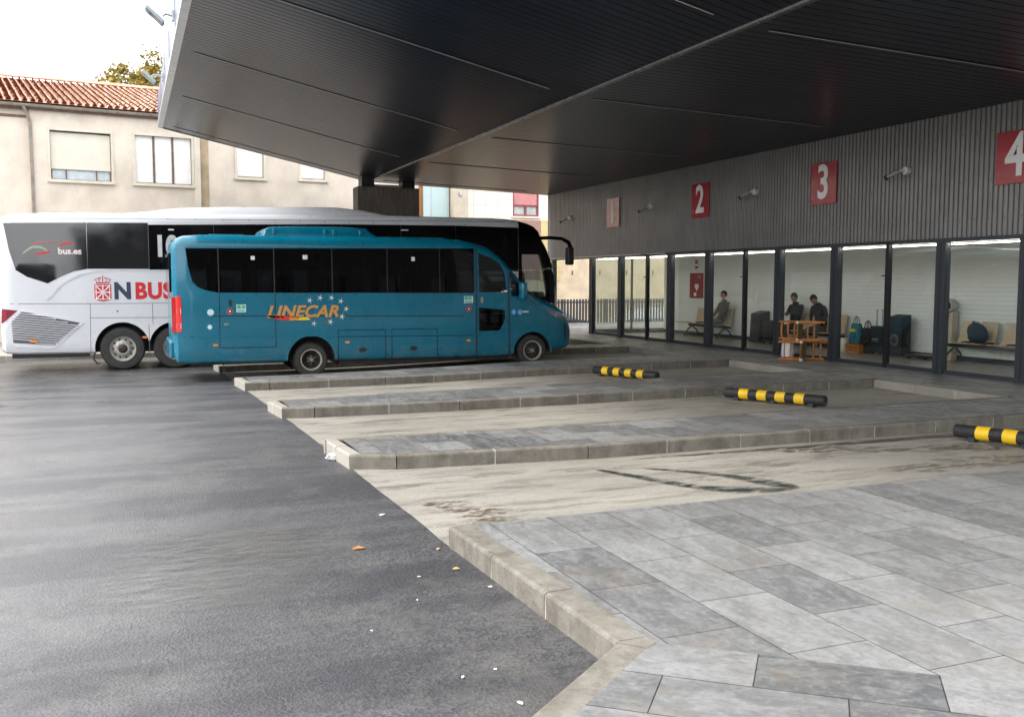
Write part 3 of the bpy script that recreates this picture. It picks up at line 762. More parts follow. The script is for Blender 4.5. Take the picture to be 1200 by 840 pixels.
# gutter, downpipe, eaves trim
GUT = M('zinc_gutter', srgb(150, 142, 134), .5, .4, .2, 6)
mb = MB(); mb.add(*(lambda pr: ([WB(s, d, z) for s in (-14.2, 14.4) for d, z in pr], [(i, i + 1, len(pr) + i + 1, len(pr) + i) for i in range(len(pr) - 1)]))([(.22 + .09 * math.cos(t_), 7.43 + .09 * math.sin(t_)) for t_ in [math.pi + i * math.pi / 8 for i in range(9)]]))
gt = mb.build('gutter', GUT, house, smooth=True)
mb = MB()
for k in range(28): wbox(mb, WB, -14 + k * 1.02, -14 + k * 1.02 + .03, .12, .32, 7.33, 7.45)
mb.build('bracket', BROWN, gt)
mb = MB(); mb.tube([WB(.6, .22, 7.36), WB(.66, .2, 7.2), WB(.74, .1, 7.05), WB(.79, .06, 6.9), WB(.80, .06, 0)], .05, 10); mb.build('downpipe', GUT, house, smooth=True)
mb = MB(); wbox(mb, WB, -14.1, 14.3, -.2, .16, 7.30, 7.36); wbox(mb, WB, -14, .7, -.09, -.05, 7.05, 7.12); mb.build('eaves', BROWN, house)
# tiled roof: rows of barrel tiles
m, t = newmat('terracotta_tiles')
vor = t.n('ShaderNodeTexVoronoi'); vor.inputs['Scale'].default_value = 4.0; t.l(t.coord((1, 1, 1)), vor.inputs['Vector'])
bw = t.n('ShaderNodeRGBToBW'); t.l(vor.outputs['Color'], bw.inputs[0])
c = t.mix(bw.outputs[0], (.52, .25, .16, 1), (.80, .52, .40, 1)); c = t.mix(t.mul(t.noise(5, 6, .7, lo=.5, hi=.7), .5), c, (.25, .17, .12, 1))
t.l(c, t.b.inputs['Base Color']); t.b.inputs['Roughness'].default_value = .85; TILE = m
PITCH = R(15); mb = MB(); rnd = random.Random(3)
for k in range(int(28.6 / .225)):
    s = -14.2 + k * .225
    for j in range(20):
        d0 = .30 - j * .40; d1 = d0 - .44
        z0 = 7.50 + (.22 - d0) * math.tan(PITCH) + .035 + rnd.uniform(-.008, .008); z1 = 7.50 + (.22 - d1) * math.tan(PITCH) + rnd.uniform(-.006, .006)
        so_ = rnd.uniform(-.012, .012); vs = []
        for d, z, r_ in ((d0, z0, .085), (d1, z1, .068)):
            for q in range(6):
                a = math.pi * q / 5; vs.append(WB(s + so_ + r_ * math.cos(a), d, z + r_ * math.sin(a)))
        mb.add(vs, [(q, q + 1, 7 + q, 6 + q) for q in range(5)])
        # end cap shadow gap stays open: a channel tile lies between the rows
mb2 = MB(); 
mb2.quad(WB(-14.2, .3, 7.49), WB(14.4, .3, 7.49), WB(14.4, -7.7, 7.49 + 8.0 * math.tan(PITCH)), WB(-14.2, -7.7, 7.49 + 8.0 * math.tan(PITCH)))
mb2.quad(WB(-14.2, -15.7, 7.49), WB(14.4, -15.7, 7.49), WB(14.4, -7.7, 7.49 + 8.0 * math.tan(PITCH)), WB(-14.2, -7.7, 7.49 + 8.0 * math.tan(PITCH)))
rf = mb.build('roof', TILE, house, smooth=True, fix=False, ang=60); mb2.build('channel_tiles', M('tile_channel', (.46, .25, .17), .9, 0, .3, 5), rf)
mb = MB()
for k in range(72):
    s = -14.2 + k * .4
    vs = [WB(s + ds, -7.7 + (r_ * math.cos(math.pi * q / 6)), 7.55 + 8.0 * math.tan(PITCH) + r_ * math.sin(math.pi * q / 6)) for ds, r_ in ((0, .12), (.43, .10)) for q in range(7)]
    mb.add(vs, [(q, q + 1, 8 + q, 7 + q) for q in range(6)])
mb.build('ridge_tiles', TILE, rf, smooth=True, ang=60)
# second building: stone tiles above, beige wall below, facing the yard behind the fence
b2 = thing('apartment_block', 'pale stone-clad block with red-framed window behind the station fence', 'building', (15, 44, 0))
m, t = newmat('stone_cladding')
br = t.n('ShaderNodeTexBrick'); br.offset = 0; br.inputs['Scale'].default_value = 1; br.inputs['Brick Width'].default_value = .62; br.inputs['Row Height'].default_value = .62
br.inputs['Mortar Size'].default_value = .008; br.inputs['Color1'].default_value = (.70, .645, .57, 1); br.inputs['Color2'].default_value = (.74, .69, .62, 1); br.inputs['Mortar'].default_value = (.32, .28, .23, 1)
t.l(t.coord((1, 1, 1), (R(90), 0, 0)), br.inputs['Vector']); t.l(br.outputs[0], t.b.inputs['Base Color']); t.b.inputs['Roughness'].default_value = .5; STONE = m
OBRICK = M('orange_brick', (.50, .27, .13), .8, 0, .12, 8); BLUEG = M('pale_blue_panel', (.42, .56, .58), .15, 0, .03, 1)
PK = M('pink_brick', (.33, .19, .16), .85, 0, .12, 9); YEL = M('yellow_plaster', (.55, .44, .22), .85, 0, .1, 2)
S_ = lambda s, d, z: (s, 44 - d, z)
mb = MB(); holes_wall(mb, S_, 15.0, 32, 4.9, 12, [(17.66, 19.05, 5.08, 6.5)]); mb.box(15.0, 32, 44.4, 56, -.8, 12.0); mb.build('wall', STONE, b2)
mb = MB().box(14.3, 15.0, 43.0, 43.9, 3.0, 12); mb.box(14.98, 15.06, 43.2, 44.3, 3, 12); mb.build('corner_wall', M('stone_shade', (.50, .44, .35), .7, 0, .08, 3), b2)
mb = MB().box(10.5, 13.02, 44.0, 50, -.3, 12); mb.build('brick_wall', OBRICK, b2)
mb = MB().box(13.02, 14.3, 43.8, 50, -.3, 12); mb.build('corner_strip', OBRICK, b2)
mb = MB().box(12.98, 14.24, 43.6, 43.7, 3.2, 12); cw = mb.build('glazed_front', BLUEG, b2); MB().box(13.35, 13.38, 43.58, 43.6, 3.2, 12).build('mullion', ZINC, cw)
mb = MB().box(14.6, 42, 43.95, 44.39, -.8, 4.9); mb.build('ground_floor_wall', PLAST2, b2)
mb = MB(); mb.box(16.9, 19.1, 43.90, 43.948, 2.0, 4.88); mb.build('brick_panel', PK, b2)
mb = MB(); mb.box(19.12, 20.2, 43.9, 43.948, 1.9, 4.88); mb.build('plaster_panel', YEL, b2)
MAR = M('maroon_frame', (.22, .03, .05), .5, 0, .1)
mb = MB()
for a in ((17.66, 17.74, 5.08, 6.5), (18.97, 19.05, 5.08, 6.5), (17.74, 18.97, 5.08, 5.16), (17.74, 18.97, 5.56, 5.64), (18.32, 18.40, 5.16, 5.56)): mb.box(a[0], a[1], 44.02, 44.10, a[2], a[3])
wn = mb.build('window', MAR, b2); mb = MB()
for k in range(16): mb.box(17.75, 18.96, 44.04, 44.06 - .006 * (k % 2), 5.64 + k * .055, 5.694 + k * .055)
mb.build('shutter', M('pink_shutter', (.50, .20, .19), .6), wn); MB().box(17.74, 18.97, 44.1, 44.12, 5.1, 6.5).build('pane', M('pane_pale', (.35, .38, .36), .1, 0, .2, 6), wn)
MB().box(17.6, 19.12, 43.9, 44.05, 4.98, 5.07).build('sill', TRIMC, b2)
MB().box(14.55, 14.68, 42.9, 42.99, 5.9, 6.05).build('wall_lamp', ZINC, b2)
# rust streaks and anchors on the beige wall
mb = MB()
for k in range(7): mb.box(16.2 + k * 1.55, 16.28 + k * 1.55, 43.93, 43.95, 2.2, 2.42)
mb.build('wall_anchor', BROWN, b2)
# unseen building, added only for the glass and bodywork to mirror
bk = thing('unseen_yard_building', 'unseen dark building behind the camera, added for the coach windows to mirror', 'building', (0, -30, 0))
mb = MB(); S3 = lambda s, d, z: (s, -30 + d, z)
hs = [(-2.4 + 4 * k, -1.0 + 4 * k, z, z + 1.3) for k in range(8) for z in (1.2, 4.2)]
holes_wall(mb, S3, -3.6, 30, -.3, 8.6, hs, .3); mb.box(-3.6, 30, -42, -30.5, -.3, 8.6); mb.box(-1.2, 30, -44, -32, 8.6, 10.0); mb.box(-34, -6.2, -42, -30, -.3, 5.9); mb.build('wall', M('unseen_grey_plaster', (.075, .07, .068), .9, 0, .1, 1), bk)
mb = MB().box(-3.5, 29, -30.4, -30.3, 0, 6.1); mb.build('window', DGL, bk)
mb = MB().box(-3.9, 30.4, -42.4, -29.6, 8.6, 8.8); mb.build('roof', DARK, bk)  # roof of the added unseen building
bw = thing('unseen_side_building', 'unseen pale building along the open side, added for the station glass to mirror', 'building', (-34, 10, 0))  # out of view, added so the station glass has something to reflect
mb = MB(); S4 = lambda s, d, z: (-34 + d, s, z)
hs = [(-20 + 3.6 * k, -18.4 + 3.6 * k, z, z + 1.5) for k in range(20) for z in (1.3, 4.6)]
holes_wall(mb, S4, -22, 56, -.3, 7.5, hs, .3); mb.build('wall', M('unseen_pale_plaster', (.60, .56, .50), .9, 0, .1, 1), bw)
MB().box(-46, -34.31, -22, 56, -.3, 7.5).build('core', DGL, bw)
MB().box(-46.5, -33.5, -22.4, 56.4, 7.5, 7.8).build('roof', TILE, bw)  # roof of the added unseen side building

# ------------------------------------------------------------------ fence and cars behind it
fe = thing('slat_fence', 'dark vertical slat fence beyond the end of the station', 'fence', (19, 36.3, 0))
mb = MB(); x = 12.9
while x < 27: mb.box(x, x + .075, 36.28, 36.33, .0, 1.14); x += .142
mb.build('slats', METD, fe)
mb = MB().box(12.8, 27, 36.335, 36.375, .04, .12).box(12.8, 27, 36.335, 36.375, .98, 1.04).build('rail', METD, fe)
for k in range(8): MB().box(12.8 + k * 2, 12.88 + k * 2, 36.38, 36.46, -.1, 1.14).build('post', METD, fe)
def simple_car(name, x, y, paint, label):
    """side-on car; length along X"""
    t = thing(name, label, 'car', (x, y, -.8), 'cars parked behind the fence')
    prof = [(-2.1, .35), (-2.15, .7), (-2.05, .95), (-1.75, 1.0), (-1.35, 1.38), (-.6, 1.47), (.3, 1.44), (1.05, 1.02), (1.85, .88), (2.12, .68), (2.15, .4), (1.9, .28), (-1.9, .28)]
    bm = bmesh.new(); n = len(prof); rings = []
    for wd, k in ((-.86, .93), (-.8, 1.0), (.8, 1.0), (.86, .93)):
        rings.append([bm.verts.new((px * (k if abs(wd) > .8 else 1), wd - (math.copysign(.16, wd) if pz > 1.02 else 0), .3 + (pz - .3) * (k if abs(wd) > .8 and pz > .9 else 1))) for px, pz in prof])
    for a, b in zip(rings, rings[1:]):
        for i in range(n): bm.faces.new((a[i], a[(i + 1) % n], b[(i + 1) % n], b[i]))
    bm.faces.new(rings[0][::-1]); bm.faces.new(rings[-1])
    bmesh.ops.recalc_face_normals(bm, faces=bm.faces); me = bpy.data.meshes.new('body'); bm.to_mesh(me); bm.free()
    me.transform(Matrix.Translation((x, y, -.8))); link('body', me, paint, t)
    for sy in (-1, 1):
        mb = MB(); q = [(-1.25, 1.02), (-1.08, 1.33), (-.3, 1.38), (-.3, 1.02)]; q2 = [(-.22, 1.02), (-.22, 1.38), (.25, 1.36), (.85, 1.02)]
        for qq in (q, q2): mb.prism(qq, .02, lambda u, v, w_: (x + u, y + sy * (.69 + w_), v - .8))
        mb.build('window', DGL, t)
        for wx in (-1.3, 1.32): 
            wh = MB().lathe([(0, -.1), (.2, -.1), (.31, -.09), (.32, 0), (.31, .09), (.2, .1), (0, .1)], (x + wx, y + sy * .8, -.49), 'y', 20).build('wheel', BLACKM, t, smooth=True)
            MB().lathe([(0, -.11), (.18, -.105), (.18, .105), (0, .11)], (x + wx, y + sy * .8, -.49), 'y', 16).build('rim', ZINC, wh)
    MB().box(x - 2.14, x - 2.1, y - .7, y - .45, -.12, .02).build('tail_lamp', MAR, t)
simple_car('parked_car', 17.6, 39.6, M('car_dark', (.02, .025, .032), .25, .2, .1, coat=1), 'dark hatchback behind the slat fence beside the coach front')
simple_car('parked_car', 23.2, 39.8, M('car_silver', (.55, .56, .58), .25, .4, .05, coat=1), 'silver car behind the slat fence seen through the station glass')

# ------------------------------------------------------------------ tree behind the roof
def tree(x, y, h, r, label, seed, zc0):
    rnd = random.Random(seed)
    t = thing('deciduous_tree', label, 'tree', (x, y, 0))
    bark = M('bark', (.10, .075, .055), .9, 0, .25, 8, bump=.5)
    mb = MB(); mb.tube([(x, y, -.2), (x + .1, y, h * .25), (x - .05, y + .1, h * .5), (x + .05, y, h * .75)], [.28, .22, .17, .09], 10)
    tips = []
    for k in range(16):
        a = k * 2.4; z0 = h * (.4 + .35 * k / 16); L = r * rnd.uniform(.6, 1.0)
        e = Vector((x + L * math.cos(a), y + L * math.sin(a), min(h - .6, z0 + rnd.uniform(.8, h * .35)))); tips.append(e)
        mb.tube([(x, y, z0), (x + .45 * L * math.cos(a), y + .45 * L * math.sin(a), z0 + (e.z - z0) * .6), e], [.09, .05, .015], 6)
    mb.build('trunk', bark, t, smooth=True)
    m, tt = newmat('autumn_leaves'); oi = tt.noise(1.6, 4, .6, lo=.35, hi=.65); f2 = tt.noise(14, 2, .5)
    cc = tt.mix(oi, (.09, .13, .02, 1), (.30, .24, .04, 1)); cc = tt.mix(tt.mul(f2, .6), cc, (.28, .16, .03, 1)); tt.l(cc, tt.b.inputs['Base Color']); tt.b.inputs['Roughness'].default_value = .7
    mb = MB()
    for k in range(300):
        u = rnd.random() ** .45; a = rnd.uniform(0, 2 * math.pi); ct = rnd.uniform(-.75, 1)
        stt = math.sqrt(1 - ct * ct); rr = r * u * rnd.uniform(.75, 1.12)
        c0 = Vector((x + rr * stt * math.cos(a), y + rr * stt * math.sin(a), zc0 + rr * ct * .85)); cr_ = rnd.uniform(.25, .5)
        for q in range(75):
            p = c0 + Vector((rnd.gauss(0, 1), rnd.gauss(0, 1), rnd.gauss(0, .8))) * cr_ * .55
            d1 = Vector((rnd.uniform(-1, 1), rnd.uniform(-1, 1), rnd.uniform(-.6, .6))).normalized(); d2 = d1.cross(Vector((rnd.uniform(-1, 1), rnd.uniform(-1, 1), rnd.uniform(-1, 1)))).normalized(); sz = rnd.uniform(.08, .15)
            mb.add([p - d1 * sz, p - d2 * sz * .5, p + d1 * sz, p + d2 * sz * .5], [(0, 1, 2, 3)])
    mb.build('crown', m, t, fix=False)
tree(2.1, 51, 13.2, 3.4, 'tree with yellowing leaves rising behind the tiled roof', 5, 10.2)

# ------------------------------------------------------------------ buses
def paint(name, c, rough=.28, coat=.8, var=.05, dirt=0.):
    m, t = newmat(name)
    f = t.noise(1.1, 4, .5)
    a = tuple(x * (1 - var) for x in c[:3]) + (1,); b = tuple(min(1, x * (1 + var)) for x in c[:3]) + (1,)
    cc = t.mix(f, a, b)
    if dirt:
        sep = t.n('ShaderNodeSeparateXYZ'); t.l(t.coord(), sep.inputs[0])
        lowz = t.rng(sep.outputs['Z'], 1, 0, .25, .85); spl = t.noise(5, 8, .75, lo=.42, hi=.72)
        cc = t.mix(t.mul(t.mul(lowz, spl), dirt), cc, (.19, .17, .14, 1))
    t.l(cc, t.b.inputs['Base Color']); t.l(t.rng(t.noise(3, 6, .6), rough - .05, rough + .12), t.b.inputs['Roughness'])
    t.b.inputs['Coat Weight'].default_value = coat; t.b.inputs['Coat Roughness'].default_value = .08
    t.l(t.bump(t.noise(1.6, 2, .4), .06, .02), t.b.inputs['Normal'])
    return m
TEAL = paint('teal_paint', (.0, .128, .205), .26, .5, .06, .4)
TEAL.node_tree.nodes['Principled BSDF'].inputs['Specular IOR Level'].default_value = .35
WHITEP = paint('white_paint', (.60, .61, .635), .3, .5, .03, .2)
INTD = M('interior_dark', (.02, .02, .022), .8); SEAT = M('seat_fabric', (.035, .04, .055), .9, 0, .3, 12, bump=.3)
TINT = glass('tinted_glass', (.34, .36, .38), 1.36); TINTL = glass('cab_glass', (.62, .68, .68), 1.55)
BGL = M('black_glazing', (.003, .003, .004), .06, 0, .1, .5, spec=.5, ior=1.24)
BGLR = M('mirror_glazing', (.006, .007, .008), .03, 0, .1, .5, spec=.5, ior=1.75)
AMB = M('amber_lens', (.75, .22, .02), .2, 0, .1, coat=.8); REDL = M('red_lens', (.60, .02, .02), .15, 0, .1, 12, coat=1)
RIMW = M('steel_rim', srgb(170, 168, 160), .45, .4, .2, 9, dirt=.4); RIMD = M('brake_dark', (.045, .035, .03), .6, .4, .3, 14)
CHR = M('hub_steel', (.35, .34, .33), .3, .8, .1)
TYRE = M('tyre_rubber', (.030, .029, .028), .75, 0, .25, 10, bump=.3)

class Body:
    """lofted vehicle body: length along X, centre line y = yc"""
    def __init__(s, yc, st, lean, belt):
        # st: (x, half width, z bottom, z top, roof radius)
        s.yc = yc; s.st = st; s.lean = lean; s.belt = belt
    def par(s, x):
        T = [[(a[0], a[k]) for a in s.st] for k in (1, 2, 3, 4)]
        return [lerp_list(q, x) for q in T]
    def half(s, x):
        hw, zb, zt, rr = s.par(x)
        rr = min(rr, (zt - zb) * .3, hw * .5); zbelt = min(s.belt, zt - rr - .05); ln = s.lean * min(1, max(0, (zt - rr - zbelt) / (.9)))
        pts = [(0, zb), (hw - .10, zb), (hw - .03, zb + .04), (hw - .005, zb + .12), (hw, zb + .3 if zb + .3 < zbelt - .1 else (zb + .12 + zbelt) / 2), (hw, (zb + zbelt) / 2 + .1), (hw, zbelt)]
        cx, cz = hw - ln - rr, zt - rr
        for k in range(6):
            a = math.pi / 2 * k / 6; pts.append((cx + rr * math.cos(a), cz + rr * math.sin(a)))
        pts += [(cx, zt), (cx * .5, zt + .025), (0, zt + .035)]
        return pts
    def ring(s, x):
        h = s.half(x); return [(x, s.yc - y, z) for y, z in h] + [(x, s.yc + y, z) for y, z in h[-2:0:-1]]
    def side_y(s, x, z):
        h = s.half(x)[3:13]; yy = lerp_list([(b, a) for a, b in h], z); return s.yc - yy
    def mesh(s, xs, matfn, mats):
        rings = [s.ring(x) for x in xs]; n = len(rings[0]); mb = MB()
        vs = [p for r_ in rings for p in r_]
        fs = [(i * n + k, i * n + (k + 1) % n, (i + 1) * n + (k + 1) % n, (i + 1) * n + k) for i in range(len(xs) - 1) for k in range(n)]
        fs += [tuple(range(n)), tuple((len(xs) - 1) * n + k for k in range(n))[::-1]]
        mb.add(vs, fs)
        me = mb.mesh('body')
        for m_ in mats: me.materials.append(m_)
        for p in me.polygons: p.material_index = matfn(p.center)
        return me
    def panel(s, poly, off, name, mat, parent, far=False, thick=.012, step=.35):
        """thin sheet following the side surface, standing 'off' proud of it"""
        bm = bmesh.new(); vs = [bm.verts.new((u, 0, v)) for u, v in poly]; bm.faces.new(vs)
        x0, x1 = min(p[0] for p in poly), max(p[0] for p in poly); z0, z1 = min(p[1] for p in poly), max(p[1] for p in poly)
        def cut(co, no): bmesh.ops.bisect_plane(bm, geom=bm.verts[:] + bm.edges[:] + bm.faces[:], plane_co=co, plane_no=no)
        k = 1
        while x0 + k * step < x1: cut((x0 + k * step, 0, 0), (1, 0, 0)); k += 1
        k = 1
        while z0 + k * .16 < z1: cut((0, 0, z0 + k * .16), (0, 0, 1)); k += 1
        if z0 < s.belt < z1: cut((0, 0, s.belt), (0, 0, 1))
        for v in bm.verts:
            y = s.side_y(v.co.x, v.co.z) - off
            v.co.y = (2 * s.yc - y) if far else y
        ret = bmesh.ops.extrude_face_region(bm, geom=bm.faces[:])
        for v in [e for e in ret['geom'] if isinstance(e, bmesh.types.BMVert)]: v.co.y += thick * (-1 if far else 1)
        bmesh.ops.recalc_face_normals(bm, faces=bm.faces)
        me = bpy.data.meshes.new(name); bm.to_mesh(me); bm.free()
        for p in me.polygons: p.use_smooth = True
        me.set_sharp_from_angle(angle=R(30))
        return link(name, me, mat, parent)
    def line(s, pts, name, mat, parent, wd=.008, off=.0015):
        """thin seam drawn along the side"""
        mb = MB()
        for (x0, z0), (x1, z1) in zip(pts, pts[1:]):
            L = math.hypot(x1 - x0, z1 - z0); n = max(1, int(L / .15)); nx, nz_ = -(z1 - z0) / L * wd / 2, (x1 - x0) / L * wd / 2
            for k in range(n):
                a0, a1 = k / n, (k + 1) / n; q = []
                for a, sg in ((a0, 1), (a1, 1), (a1, -1), (a0, -1)):
                    x, z = x0 + (x1 - x0) * a + nx * sg, z0 + (z1 - z0) * a + nz_ * sg; q.append((x, s.side_y(x, z) - off, z))
                mb.quad(*q)
        return mb.build(name, mat, parent)
    def disc(s, x, z, r, name, mat, parent, rz=None, off=.006):
        y = s.side_y(x, z); mb = MB(); rz = rz or r
        poly = [(x + r * math.cos(2 * math.pi * k / 20), z + rz * math.sin(2 * math.pi * k / 20)) for k in range(20)]
        mb.prism(poly, .012, lambda u, v, w_: (u, y - off + w_, v)); return mb.build(name, mat, parent)
def cyl_mesh(x, z, r, y0, y1, mat, n=40):
    me = MB().lathe([(0, y0), (r, y0), (r, y1), (0, y1)], (x, 0, z), 'y', n).mesh('c'); me.materials.append(mat); return me
def box_mesh(a, mat):
    me = MB().box(*a).mesh('c'); me.materials.append(mat); return me
def prism_mesh(poly, y0, y1, mat):
    me = MB().prism(poly, y1 - y0, lambda u, v, w_: (u, y0 + w_, v)).mesh('c'); me.materials.append(mat); return me
def wheel(parent, x, y, z, r, rw, w_, style, sgn=-1):
    """sgn -1: outer face looks to -Y"""
    S = lambda a: a * sgn * -1
    pr = [(rw, 0), (rw + .01, -.012), (r - .09, -.02), (r - .035, -.012), (r - .008, .03), (r, .06), (r, w_ - .05), (r - .03, w_), (rw, w_)]
    me = MB().lathe([(a, b) for a, b in pr], (x, y, z), 'y', 48, closed=True)
    for k in range(3): me.lathe([(r + .001, .06 + .05 * (k + 1) - .004), (r - .012, .06 + .05 * (k + 1)), (r + .001, .06 + .05 * (k + 1) + .004)], (x, y, z), 'y', 48)
    wh = me.build('wheel', TYRE, parent, smooth=True)
    if style == 'coach':
        mb = MB().lathe([(rw, .0), (rw - .02, .01), (rw - .035, .05), (rw - .06, .06), (.165, .0), (.15, -.01), (.13, -.012), (0, -.012)], (x, y, z), 'y', 40)
        ri = mb.build('rim', RIMW, wh, smooth=True)
        mb = MB()
        for k in range(10):
            a = 2 * math.pi * k / 10; mb.lathe([(0, .028), (.024, .024), (0, .06)], (x + .215 * math.cos(a), y, z + .215 * math.sin(a)), 'y', 12)
        mb.build('vent_holes', SLD, wh)
        mb = MB()
        for k in range(10):
            a = 2 * math.pi * (k + .5) / 10; mb.lathe([(0, -.035), (.014, -.035), (.016, 0)], (x + .145 * math.cos(a), y, z + .145 * math.sin(a)), 'y', 8)
        mb.build('wheel_nuts', CHR, wh)
        MB().lathe([(0, -.05), (.05, -.05), (.08, -.04), (.105, -.02), (.11, 0)], (x, y, z), 'y', 24).build('hub', RIMD, wh, smooth=True)
    else:
        d = .03 if style == 'dual' else .0
        MB().lathe([(rw, .0), (rw + .004, -.01), (rw - .012, -.012), (rw - .02, .01), (rw - .03, .06 + d * 2), (.11, .05 + d * 3), (.09, .03), (0, .03)], (x, y, z), 'y', 40).build('rim', RIMD, wh, smooth=True)
        MB().lathe([(rw + .004, -.008), (rw + .002, -.02), (rw - .02, -.016), (rw - .03, .02)], (x, y, z), 'y', 40).build('rim_edge', RIMW, wh, smooth=True)
        mb = MB()
        for k in range(6):
            a = 2 * math.pi * k / 6; mb.lathe([(0, .045), (.02, .042 + d), (0, .08)], (x + .15 * math.cos(a), y, z + .15 * math.sin(a)), 'y', 10)
        mb.build('vent_holes', SLD, wh)
        mb = MB()
        for k in range(6):
            a = 2 * math.pi * (k + .5) / 6; mb.lathe([(0, .0), (.012, .0), (.014, .04)], (x + .085 * math.cos(a), y, z + .085 * math.sin(a)), 'y', 8)
        mb.build('wheel_nuts', CHR, wh)
        MB().lathe([(0, -.03), (.04, -.03), (.055, -.01), (.06, .04)], (x, y, z), 'y', 24).build('hub', CHR, wh, smooth=True)
    return wh
def star(cx, cz, r, spikes=5, rin=.28, rot=0):
    return [(cx + (r if k % 2 == 0 else r * rin) * math.sin(math.pi * k / spikes + rot), cz + (r if k % 2 == 0 else r * rin) * math.cos(math.pi * k / spikes + rot)) for k in range(2 * spikes)]

# ---- blue minibus
YB = 21.47
bus = thing('minibus', 'teal blue minibus with orange lettering on its side, parked in the bay', 'bus', (5.2, YB, -.08))
BST = [(.80, .86, .55, 2.50, .14), (.83, 1.0, .36, 2.66, .16), (.90, 1.08, .27, 2.76, .17), (1.05, 1.115, .25, 2.83, .17), (1.4, 1.12, .245, 2.86, .17), (4.0, 1.12, .23, 2.87, .17), (6.5, 1.12, .215, 2.885, .17), (6.92, 1.12, .215, 2.85, .17), (7.32, 1.12, .21, 2.775, .18), (7.59, 1.115, .21, 2.69, .18), (7.86, 1.11, .21, 2.53, .18), (8.02, 1.105, .21, 2.36, .17), (8.34, 1.09, .22, 2.0, .15), (8.62, 1.07, .25, 1.70, .13), (8.86, 1.05, .28, 1.53, .14), (9.06, 1.03, .30, 1.47, .16), (9.34, .99, .32, 1.36, .18), (9.55, .93, .33, 1.24, .2), (9.69, .86, .35, 1.08, .2), (9.78, .76, .40, .90, .15), (9.82, .62, .46, .72, .1)]
B = Body(YB, BST, .035, 1.64)
xsb = sorted(set([a[0] for a in BST] + fr(1.4, 6.5, 10) + [7.1, 7.45, 7.72, 7.94, 8.18, 8.48, 8.74, 9.2, 9.48]))
mesh = B.mesh(xsb, lambda c: 0, [TEAL, INTD])
Z0 = YB - 1.3; Z1 = YB + 1.3
winband = [(1.09, 2.582), (7.24, 2.652), (7.24, 1.655), (1.70, 1.69), (1.44, 1.745), (1.30, 1.81), (1.20, 1.92), (1.13, 2.224)]
doorw = [(7.34, 2.56), (7.67, 2.44), (7.86, 2.32), (7.97, 2.12), (8.03, 1.66), (7.35, 1.67)]
quart = [(8.10, 2.15), (8.33, 1.86), (8.35, 1.57), (8.14, 1.58)]
loww = [(7.34, 1.33), (7.93, 1.27), (7.98, 1.24), (7.99, 1.113), (7.95, .97), (7.85, .81), (7.80, .795), (7.35, .794)]
cuts = [box_mesh((1.05, 7.7, YB - 1.03, YB + 1.03, .92, 2.50), INTD), box_mesh((7.6, 8.05, YB - 1.0, YB + 1.0, .9, 2.1), INTD), box_mesh((8.0, 8.5, YB - .98, YB + .98, 1.1, 1.66), INTD),
        prism_mesh([(7.0, 2.45), (7.7, 2.45), (7.95, 2.2), (8.28, 1.85), (8.45, 1.62), (7.0, 1.62)], YB - 1.0, YB + 1.0, INTD),
        prism_mesh(winband, Z0, Z1, INTD), prism_mesh(doorw, Z0, Z1, INTD), prism_mesh(quart, Z0, Z1, INTD), prism_mesh(loww, Z0, YB - .9, INTD)]
cuts.append(prism_mesh([(7.76, 2.30), (8.72, 1.60), (9.3, 2.2), (8.9, 3.0), (7.76, 3.0)], YB - .90, YB + .90, INTD))
WRX, WFX, WR = 3.57, 8.68, .365
for wx, rr_ in ((WRX, .50), (WFX, .48)):
    cuts.append(cyl_mesh(wx, .27, rr_, Z0, YB - .62, INTD)); cuts.append(cyl_mesh(wx, .27, rr_, YB + .62, Z1, INTD))
mesh = boolean(mesh, cuts)
for p in mesh.polygons: p.use_smooth = True
mesh.set_sharp_from_angle(angle=R(28))
body = link('body', mesh, [TEAL, INTD], bus)
# windows: panes between dark pillars
px = [1.10, 1.715, 2.825, 4.035, 5.235, 6.425, 7.235]
for i, (a, b) in enumerate(zip(px, px[1:])):
    zt_ = lambda x: 2.582 + (x - 1.09) / 6.15 * .07; zb_ = lambda x: 1.69 - (x - 1.7) / 5.5 * .035
    if i == 0: poly = [(1.09, 2.582), (1.70, zt_(1.7)), (1.70, 1.69), (1.44, 1.745), (1.30, 1.81), (1.20, 1.92), (1.13, 2.224)]
    else: poly = [(a + .012, zb_(a)), (b - .012, zb_(b)), (b - .012, zt_(b)), (a + .012, zt_(a))]
    for far in (False, True): B.panel(poly, .002, 'window', TINT, bus, far)
    for far in (False, True):
        if i: B.panel([(a - .011, zb_(a)), (a + .011, zb_(a)), (a + .011, zt_(a)), (a - .011, zt_(a))], .006, 'pillar', DARK, bus, far, thick=.05)
for far in (False, True):
    B.panel(doorw, .002, 'door_window', TINTL, bus, far); B.panel(quart, .002, 'quarter_window', TINTL, bus, far)
B.panel(loww, .002, 'door_window', TINT, bus)
# windshield on the sloping front
def top_patch(Bd, x0, x1, i0, off, name, mat, parent, n=8):
    mb = MB(); rows = []
    for k in range(n + 1):
        x = x0 + (x1 - x0) * k / n; h = Bd.half(x)[i0:]
        row = [(x + off, Bd.yc - y, z + off) for y, z in h] + [(x + off, Bd.yc + y, z + off) for y, z in h[-2::-1]]; rows.append(row)
    m_ = len(rows[0]); mb.add([p for r_ in rows for p in r_], [(i * m_ + k, i * m_ + k + 1, (i + 1) * m_ + k + 1, (i + 1) * m_ + k) for i in range(n) for k in range(m_ - 1)])
    return mb.build(name, mat, parent, smooth=True)
top_patch(B, 7.74, 8.78, 10, .004, 'windscreen', TINT, bus, 16)
